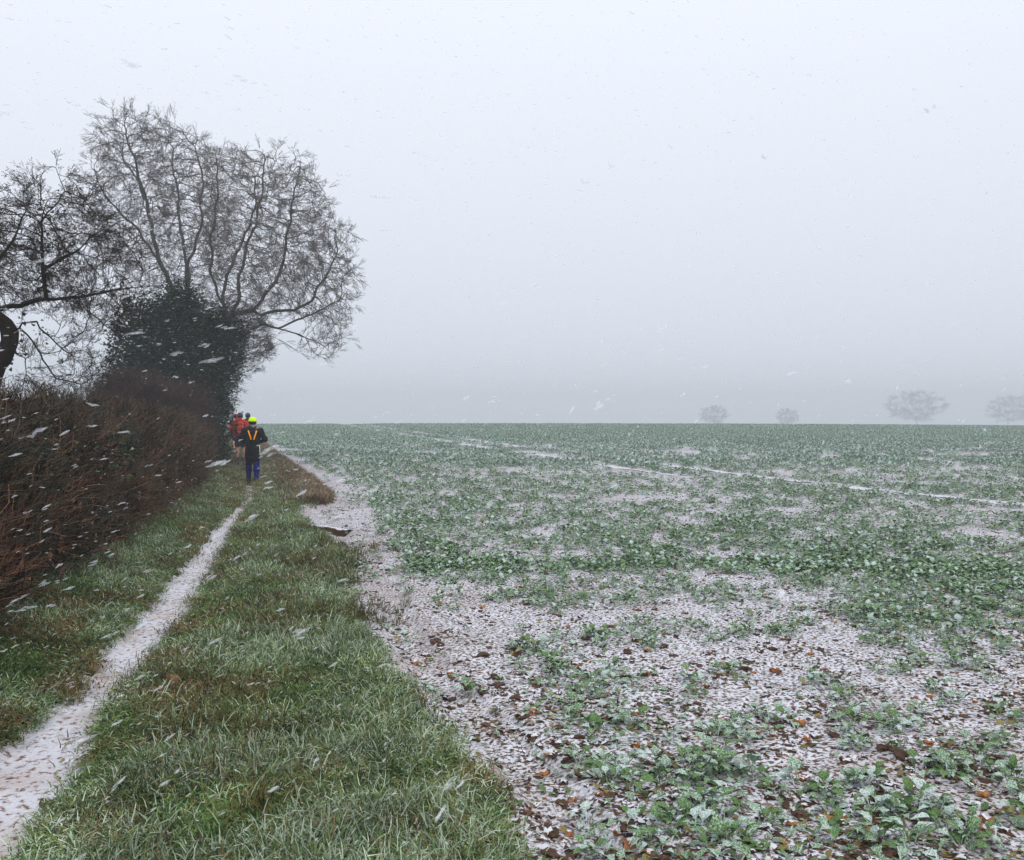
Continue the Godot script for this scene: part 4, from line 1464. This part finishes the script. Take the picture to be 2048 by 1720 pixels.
# a lump: an icosphere, dented, its upper side partly under snow
func lump(base: Color, flat: float, snow: float, fine: bool, rough: float) -> ArrayMesh:
	var p := (1.0 + sqrt(5.0)) / 2.0
	var v: Array = [Vector3(-1, p, 0), Vector3(1, p, 0), Vector3(-1, -p, 0), Vector3(1, -p, 0), Vector3(0, -1, p), Vector3(0, 1, p), Vector3(0, -1, -p), Vector3(0, 1, -p), Vector3(p, 0, -1), Vector3(p, 0, 1), Vector3(-p, 0, -1), Vector3(-p, 0, 1)]
	var f: Array = [[0, 11, 5], [0, 5, 1], [0, 1, 7], [0, 7, 10], [0, 10, 11], [1, 5, 9], [5, 11, 4], [11, 10, 2], [10, 7, 6], [7, 1, 8], [3, 9, 4], [3, 4, 2], [3, 2, 6], [3, 6, 8], [3, 8, 9], [4, 9, 5], [2, 4, 11], [6, 2, 10], [8, 6, 7], [9, 8, 1]]
	if fine:
		var mid := {}
		var g := []
		for t in f:
			var m := []
			for j in 3:
				var a: int = mini(t[j], t[(j + 1) % 3])
				var b: int = maxi(t[j], t[(j + 1) % 3])
				if not mid.has(a * 1000 + b):
					mid[a * 1000 + b] = v.size()
					v.append(((v[a] as Vector3).normalized() + (v[b] as Vector3).normalized()) / 2.0)
				m.append(mid[a * 1000 + b])
			g.append_array([[t[0], m[0], m[2]], [t[1], m[1], m[0]], [t[2], m[2], m[1]], m])
		f = g
	var off := rng.randf() * 100.0
	var w := []
	for q in v:
		var u: Vector3 = (q as Vector3).normalized()
		var r: float = 1.0 + rough * nz.any.get_noise_3d(u.x * 1.1 + off, u.y * 1.1, u.z * 1.1) + rng.randfn() * rough * 0.12
		w.append(Vector3(u.x * r, u.y * r * flat + flat * 0.4, u.z * r * 0.85))
	var out := MB.new()
	for q in w: out.v.append(q)
	for t in f: out.i.append_array(PackedInt32Array([t[0], t[2], t[1]]))
	out.smooth()
	var chip := MB.new()
	for t in f:
		var m: Vector3 = (w[t[0]] + w[t[1]] + w[t[2]]) / 3.0
		var n: Vector3 = (out.n[t[0]] + out.n[t[1]] + out.n[t[2]]).normalized()
		var s: float = n.y + 0.45 * nz.any.get_noise_3d(m.x * 2.0 + off, m.y * 2.0, m.z * 2.0)
		var k := rng.randf_range(0.7, 1.3)
		chip.tri(w[t[0]], w[t[2]], w[t[1]], Color(0.55, 0.565, 0.61) if s > 1.0 - snow else Color(base.r * k, base.g * k, base.b * k))
	return chip.commit()

func stones():
	var soil := [lump(Color(0.06, 0.036, 0.026), 0.5, 0.1, true, 0.9), lump(Color(0.075, 0.044, 0.03), 0.6, -9.0, true, 0.9), lump(Color(0.05, 0.032, 0.024), 0.45, 0.2, true, 1.0), lump(Color(0.075, 0.04, 0.024), 0.5, 0.05, true, 0.9)]
	var flint := [lump(Color(0.30, 0.135, 0.05), 0.7, 0.15, true, 0.6), lump(Color(0.21, 0.085, 0.036), 0.65, 0.2, true, 0.7), lump(Color(0.38, 0.2, 0.09), 0.6, 0.3, true, 0.6), lump(Color(0.26, 0.12, 0.06), 0.7, 0.0, true, 0.6)]
	var small := [lump(Color(0.065, 0.042, 0.032), 0.45, -9.0, false, 1.2), lump(Color(0.09, 0.055, 0.038), 0.5, -9.0, false, 1.2), lump(Color(0.06, 0.038, 0.026), 0.35, -9.0, false, 1.3), lump(Color(0.2, 0.1, 0.05), 0.5, -9.0, false, 1.0)]
	# flints one can pick out
	var known := [Vector2(0.18, 4.38), Vector2(0.15, 4.22), Vector2(0.14, 5.03), Vector2(0.12, 4.90), Vector2(1.16, 5.41), Vector2(1.53, 4.78), Vector2(1.12, 3.59), Vector2(1.26, 3.63), Vector2(1.35, 3.66), Vector2(0.42, 3.53), Vector2(0.45, 3.42), Vector2(0.23, 3.59), Vector2(0.26, 3.88), Vector2(1.90, 3.59), Vector2(1.43, 4.04), Vector2(0.61, 4.45), Vector2(0.69, 4.94), Vector2(2.07, 4.45), Vector2(1.69, 5.79), Vector2(0.85, 5.73), Vector2(1.31, 5.68), Vector2(-0.39, 5.85), Vector2(-0.64, 8.05), Vector2(-0.71, 8.28), Vector2(1.81, 4.04), Vector2(1.83, 3.55)]
	for k in 95:
		var p: Vector2
		if k < known.size(): p = known[k]
		else:
			var d := 3.3 + 5.5 * rng.randf()
			p = Vector2(rng.randf_range(maxf(along(GRASS_R, d) + 0.1, -1.4), 0.56 * d), d)
		var o := part("flint_stone", flint[rng.randi() % 4], M.clod, self)
		var s := rng.randf_range(0.02, 0.034) if k < known.size() else rng.randf_range(0.011, 0.026)
		tag(o, ("large" if s > 0.021 else "small") + " orange flint " + zone(p.x, p.y), "stone", "flints on the near field")
		o.transform = Transform3D(Basis(Vector3.UP, rng.randf() * TAU).scaled_local(Vector3(s, s, s)), on_ground(p.x, p.y, 0.0))
		if k == 0: o.set_meta("label", "upright orange flint standing tallest near the wheel rut")
		if k == 7: o.set_meta("label", "largest orange brown flint, beside the big crop clump at bottom right")
	for k in 290:
		var d := 3.2 + 3.6 * pow(rng.randf(), 1.3)
		var x := rng.randf_range(along(GRASS_R, d) + 0.12, 0.56 * d)
		if k < 90: x = along(GRASS_R, d) + 0.45 + absf(rng.randfn()) * 0.35
		var o := part("soil_clod", soil[rng.randi() % 4], M.clod, self)
		var s := rng.randf_range(0.014, 0.034)
		tag(o, ("large" if s > 0.026 else "small") + " dark soil clod " + zone(x, d), "clod", "soil clods on the near field")
		o.transform = Transform3D(Basis(Vector3.UP, rng.randf() * TAU).scaled_local(Vector3(s * 1.2, s, s)), on_ground(x, d, -0.003))
	var root := thing("crumbled_soil", "loose crumbs of brown soil and stone scattered over the snowy field", "soil", Vector3.ZERO)
	root.set_meta("kind", "stuff")
	var bufs := []
	for k in 8: bufs.append(PackedFloat32Array())
	for k in 45000:
		var d := 2.0 * pow(26.0 / 2.0, rng.randf())
		var gr := along(GRASS_R, d)
		var x := rng.randf_range(gr + 0.02, 0.72 * d + 1.0)
		var n: float = nz.patch2.get_noise_2d(x * 1.3 + 9.0, d * 1.3) + 0.5 * nz.fine.get_noise_2d(x, d)
		if n < rng.randf_range(-0.4, 0.55): continue
		var w := 4 + rng.randi() % 4
		var s := rng.randf_range(0.005, 0.013) * (1.0 + d * 0.03)
		if rng.randf() < 0.1:
			w = rng.randi() % 3
			s = rng.randf_range(0.01, 0.022)
		if w == 7 and rng.randf() < 0.7: w = 4
		var v := rng.randf_range(0.65, 1.35)
		bufs[w].append_array(row(Basis(Vector3.UP, rng.randf() * TAU).scaled_local(Vector3(s * 1.4, s, s)), on_ground(x, d, -0.002), Color(v, v, v)))
	for k in 8: swarm("crumb", (soil + small)[k], M.clod, bufs[k], root)

func litter():
	var root := thing("straw", "short bits of old straw lying on the snowy field", "straw", Vector3.ZERO)
	root.set_meta("kind", "stuff")
	var b := MB.new()
	b.tube(PackedVector3Array([Vector3(-0.5, 0, 0), Vector3(0.05, 0.03, 0.04), Vector3(0.5, 0, 0)]), PackedFloat32Array([0.025, 0.025, 0.02]), 3, Color.WHITE)
	var mesh := b.commit()
	var buf := PackedFloat32Array()
	for k in 7000:
		var d := 2.2 * pow(20.0 / 2.2, rng.randf())
		var gr := along(GRASS_R, d)
		var x := rng.randf_range(gr, 0.7 * d + 0.5)
		var l := rng.randf_range(0.03, 0.12)
		var c: Color = [Color(0.1, 0.06, 0.035), Color(0.06, 0.04, 0.028), Color(0.26, 0.18, 0.1), Color(0.16, 0.1, 0.06)][rng.randi() % 4]
		buf.append_array(row(Basis(Vector3.UP, rng.randfn() * 0.7).scaled_local(Vector3(l, minf(l, 0.05), minf(l, 0.05))), on_ground(x, d, 0.006), c))
	swarm("stalk", mesh, M.twig, buf, root)


# ---------------------------------------------------------------- grass and weeds

func tuft(blades: int, tall: float, spread: float, lean: float, colours: Array, width: float, frost := 0.0) -> ArrayMesh:
	var b := MB.new()
	for k in blades:
		var a := rng.randf() * TAU
		var o := Vector3(rng.randfn(), 0, rng.randfn()) * spread
		var l := tall * rng.randf_range(0.5, 1.2)
		var dir := Vector3(cos(a), 0, sin(a))
		var bend := rng.randf_range(0.3, 1.0) * lean
		var side := dir.cross(Vector3.UP) * width * rng.randf_range(0.7, 1.2)
		var col: Color = colours[rng.randi() % colours.size()]
		col *= rng.randf_range(0.75, 1.3)
		var pts := [o]
		var t := 0.25 * bend
		var p := o
		for s in 3:
			p += (Vector3.UP * cos(t) + dir * sin(t)) * l / 3.0
			t += bend * 0.55
			pts.append(p)
		var snowy := rng.randf() < frost
		for s in 3:
			var w0: float = [1.0, 0.85, 0.55][s]
			var w1: float = [0.85, 0.55, 0.0][s]
			var c := col
			if snowy and s > 0: c = col.lerp(Color(0.46, 0.54, 0.43), rng.randf_range(0.3, 0.9))
			b.tri(pts[s] - side * w0, pts[s] + side * w0, pts[s + 1] + side * w1, c)
			if s < 2: b.tri(pts[s] - side * w0, pts[s + 1] + side * w1, pts[s + 1] - side * w1, c)
	return b.commit()

func grass():
	var green := [Color(0.062, 0.12, 0.034), Color(0.1, 0.16, 0.05), Color(0.05, 0.09, 0.03), Color(0.16, 0.19, 0.06)]
	var tan_ := [Color(0.17, 0.115, 0.05), Color(0.12, 0.085, 0.04), Color(0.22, 0.16, 0.08), Color(0.08, 0.1, 0.035)]
	var kinds := [tuft(26, 0.07, 0.05, 2.0, green, 0.003, 0.05), tuft(26, 0.07, 0.055, 2.3, green, 0.003, 0.15), tuft(24, 0.085, 0.055, 2.6, green, 0.0029, 0.36), tuft(24, 0.09, 0.06, 2.7, green, 0.0029, 0.65), tuft(26, 0.08, 0.05, 2.3, tan_, 0.0027, 0.08), tuft(20, 0.17, 0.045, 2.6, green + tan_, 0.0028, 0.3)]
	var bufs := []
	for k in 6: bufs.append(PackedFloat32Array())
	for k in 88000:
		var d := 2.2 * pow(62.0 / 2.2, pow(rng.randf(), 1.12))
		var lo := hedge_x(d) - 0.5
		var hi := along(GRASS_R, d)
		var x := rng.randf_range(lo, hi + 0.12)
		var e: float = nz.edge.get_noise_2d(x * 2.0, d * 2.0)
		var pl := along(PATH_L, d) - 0.05 + e * 0.09
		var pr := along(PATH_R, d) + 0.03 + e * 0.07
		if x > hi + e * 0.2 + 0.24 * nz.patch.get_noise_2d(x, d * 1.6) and rng.randf() < 0.8: continue
		if x > pl - 0.01 and x < pr and d < 17.0:
			if rng.randf() < 0.985: continue
		if x > pl and x < pr and d < 25.0 and rng.randf() < 0.82: continue
		if nz.fine.get_noise_2d(x * 1.3 + 70.0, d * 0.9) < -0.3 and rng.randf() < 0.85: continue
		var n: float = nz.patch.get_noise_2d(x * 1.3, d * 1.3)
		var m: float = nz.patch2.get_noise_2d(x + 50.0, d)
		var by_path := x > pl - 0.35 and x < pr + 0.28
		var snowy := n + 0.35 * m + rng.randfn() * 0.12
		var w := 0
		if snowy > 0.17: w = 3
		elif snowy > -0.03: w = 2
		elif snowy > -0.25: w = 1
		var brown := m - 0.4 * n + rng.randfn() * 0.15 + (0.3 if by_path else 0.0) + 0.25 * smoothstep(15.0, 22.0, d)
		if brown > 0.42: w = 4
		if rng.randf() < 0.04 and not by_path: w = 5
		var tall := 1.0 + 0.5 * n + 0.3 * m
		if by_path: tall *= 0.5
		if x > pl and x < pr: tall *= 0.45
		tall *= 1.0 - 0.35 * smoothstep(hi - 0.25, hi + 0.1, x)
		tall *= 1.0 + minf(d, 40.0) * 0.012
		tall *= rng.randf_range(0.7, 1.2)
		var tilt := Basis.from_euler(Vector3(0.25 * rng.randfn(), rng.randf() * TAU, 0.25 * rng.randfn()))
		var v: float = rng.randf_range(0.75, 1.2) * (1.0 + 0.55 * nz.fine.get_noise_2d(x * 0.7 + 20.0, d * 0.6))
		bufs[w].append_array(row(tilt.scaled_local(Vector3(1.0 + d * 0.02, tall, 1.0 + d * 0.02)), on_ground(x, d, -0.006), Color(v, v, v)))
	var root := thing("grass", "matted green grass frosted with snow on both verges of the path", "grass", Vector3.ZERO)
	root.set_meta("kind", "stuff")
	for k in 6: swarm("tuft", kinds[k], M.blade, bufs[k], root)

func weeds():
	# tall dead grass along the field edge and a few tussocks
	var straw := [Color(0.19, 0.115, 0.07), Color(0.14, 0.08, 0.05), Color(0.24, 0.16, 0.1), Color(0.1, 0.07, 0.04)]
	var olive := [Color(0.1, 0.075, 0.028), Color(0.075, 0.07, 0.025), Color(0.14, 0.1, 0.04)]
	var tall := tuft(34, 0.22, 0.06, 1.2, straw, 0.0035, 0.12)
	var low := tuft(34, 0.2, 0.05, 1.2, olive, 0.003, 0.12)
	var root := thing("dead_grass", "reddish brown dead grass standing along the field edge beyond the plank", "grass", Vector3.ZERO)
	root.set_meta("kind", "stuff")
	var buf := PackedFloat32Array()
	for k in 1800:
		var d := lerpf(17.6, 50.0, pow(rng.randf(), 1.5))
		var x := along(GRASS_R, d) - absf(rng.randfn()) * (0.1 + d * 0.017) + 0.05
		if d < 19.0 and x < along(GRASS_R, d) - 0.5: continue
		var s := rng.randf_range(0.45, 0.95)
		var v := rng.randf_range(0.75, 1.3)
		buf.append_array(row(Basis.from_euler(Vector3(0.2 * rng.randfn(), rng.randf() * TAU, 0.2 * rng.randfn())).scaled_local(Vector3(1.3, s, 1.3)), on_ground(x, d), Color(v, v * 0.95, v * 0.95)))
	swarm("tuft", tall, M.blade, buf, root)
	var tussocks := [[-2.95, 12.7, 14, "olive brown grass tussock in front of the plank"], [-2.05, 9.9, 24, "large olive brown grass tussock by the snowy field edge"], [-2.2, 11.3, 16, "olive brown tussock between the plank and the large tussock"], [-1.35, 7.4, 16, "dark green tussock bending over the field edge"], [-1.75, 6.6, 14, "windswept tussock in the middle of the grass strip"], [-2.05, 5.3, 7, "brown tussock beside the path bend"], [-1.35, 4.55, 10, "dark tussock in the near grass right of the path"], [-1.1, 3.75, 9, "low dark tussock at the bottom of the grass strip"]]
	for t in tussocks:
		var o := thing("grass_tussock", t[3], "tussock", on_ground(t[0], t[1]), 0.0, "tussocks in the grass strip")
		var b := PackedFloat32Array()
		for k in int(t[2] * 2.4):
			var p := on_ground(t[0] + rng.randfn() * 0.2, t[1] + rng.randfn() * 0.3)
			var v := rng.randf_range(0.55, 1.1)
			b.append_array(row(Basis.from_euler(Vector3(0.3 * rng.randfn(), rng.randf() * TAU, 0.3 * rng.randfn())).scaled_local(Vector3.ONE * rng.randf_range(0.6, 1.05)), p - o.position, Color(v * 0.9, v, v * 0.8)))
		swarm("tuft", low, M.blade, b, o)
	# dead stems at the foot of the hedge
	for k in 60:
		var d := 5.5 + 14.0 * pow(rng.randf(), 1.3)
		var x := hedge_x(d) + rng.randf_range(-0.05, 0.45)
		var b := MB.new()
		var p := Vector3.ZERO
		var dir := Vector3(rng.randfn() * 0.3, 1, rng.randfn() * 0.3).normalized()
		var line := PackedVector3Array([p])
		for s in 4:
			dir = (dir + Vector3(rng.randfn(), 0, rng.randfn()) * 0.15).normalized()
			p += dir * rng.randf_range(0.06, 0.15)
			line.append(p)
		b.tube(line, PackedFloat32Array([0.004, 0.0035, 0.003, 0.0025, 0.002]), 4, Color(0.11, 0.065, 0.045))
		for s in 5:
			var q := line[1 + s % 4]
			b.tube(PackedVector3Array([q, q + Vector3(rng.randfn(), 0.8, rng.randfn()).normalized() * rng.randf_range(0.05, 0.13)]), PackedFloat32Array([0.002, 0.0012]), 3, Color(0.12, 0.07, 0.05))
		var o := part("dead_weed", b.commit(), M.twig, self)
		o.position = on_ground(x, d)
		tag(o, ("tall" if p.y > 0.43 else "short") + " brown dead weed at the hedge foot, " + ("near the left edge of the photo" if d < 7.5 else ("beside the middle of the path" if d < 12.0 else "towards the walkers")), "weed", "dead weeds along the hedge foot")

func path_things():
	var curl := MB.new()
	for k in 8:
		var t := k / 7.0
		for s in 4:
			var u := s / 3.0 - 0.5
			curl.v.append(Vector3(u * 0.06 * sin(PI * (0.12 + 0.8 * t)), 0.02 * cos(u * 3.0) + 0.012 * sin(t * 3.0), (t - 0.5) * 0.085))
			if k > 0 and s > 0:
				var f := k * 4 + s
				curl.i.append_array(PackedInt32Array([f - 5, f - 4, f - 1, f - 4, f, f - 1]))
	curl.smooth()
	var m := curl.commit()
	for q in [[-1.94, 3.75, 1.0, Color(0.07, 0.05, 0.025), "curled dark leaf on the right edge of the near snowy path"], [-1.98, 5.26, 1.6, Color(0.16, 0.085, 0.04), "large curled brown leaf in the grass beside the path"]]:
		var o := part("dead_leaf", m, plain("dead_leaf", (q[3] as Color).linear_to_srgb()), self)
		o.transform = Transform3D(Basis.from_euler(Vector3(0.3, 1.1, 0.2)).scaled_local(Vector3.ONE * q[2]), on_ground(q[0], q[1], 0.015))
		tag(o, q[4], "leaf")


# ---------------------------------------------------------------- the snow in the air

func snowfall():
	var root := thing("falling_snow", "wind-driven snowflakes filling the air over path and field", "snow", Vector3.ZERO)
	root.set_meta("kind", "stuff")
	var flakes := []
	for k in 4:
		var b := MB.new()
		var n := 5
		var line := PackedVector3Array()
		var r := PackedFloat32Array()
		for j in n:
			line.append(Vector3(rng.randfn() * 0.12, j * 0.6 - 1.2, rng.randfn() * 0.12))
			r.append([0.1, 0.3, 0.36, 0.28, 0.1][j] * rng.randf_range(0.75, 1.2))
		b.tube(line, r, 5, Color.WHITE)
		flakes.append(b.commit())
	var wind := Vector3(-0.645, -0.247, 1.0).normalized()
	var bufs := [PackedFloat32Array(), PackedFloat32Array(), PackedFloat32Array(), PackedFloat32Array()]
	for k in 20000:
		var d := 1.3 * pow(26.0 / 1.3, pow(rng.randf(), 0.62))
		var x := rng.randf_range(-0.8, 0.8) * d + rng.randf_range(-1, 1)
		var y := EYE + rng.randf_range(-0.6, 0.62) * d
		if y < height(x, d) + 0.1 or y > 11.0: continue
		var s := 0.0018 + 0.0045 * pow(rng.randf(), 1.8)
		var dir := (wind + Vector3(rng.randfn(), rng.randfn(), rng.randfn()) * 0.12).normalized()
		var b := aim(dir, rng.randf() * TAU, s)
		b = b.scaled_local(Vector3(1, rng.randf_range(1.0, 1.9), 1))
		bufs[k % 4].append_array(row(b, Vector3(x, y, -d), Color.WHITE))
	for k in 4: swarm("flake", flakes[k], M.flake, bufs[k], root)
	# wet clumps of many flakes, close by
	bufs = [PackedFloat32Array(), PackedFloat32Array(), PackedFloat32Array(), PackedFloat32Array()]
	for k in 420:
		var d := rng.randf_range(1.5, 7.0)
		var p := Vector3(rng.randf_range(-0.7, 0.7) * d, EYE + rng.randf_range(-0.5, 0.4) * d, -d)
		if p.y < height(p.x, d) + 0.1: continue
		var dir := (wind + Vector3(rng.randfn(), rng.randfn(), rng.randfn()) * 0.1).normalized()
		for j in 4:
			var o := dir * rng.randfn() * 0.012 + Vector3(rng.randfn(), rng.randfn(), rng.randfn()) * 0.003
			bufs[k % 4].append_array(row(aim(dir, rng.randf() * TAU, rng.randf_range(0.004, 0.011)).scaled_local(Vector3(1, rng.randf_range(1.0, 1.9), 1)), p + o, Color.WHITE))
	for k in 4: swarm("clumped_flake", flakes[k], M.near_flake, bufs[k], root)
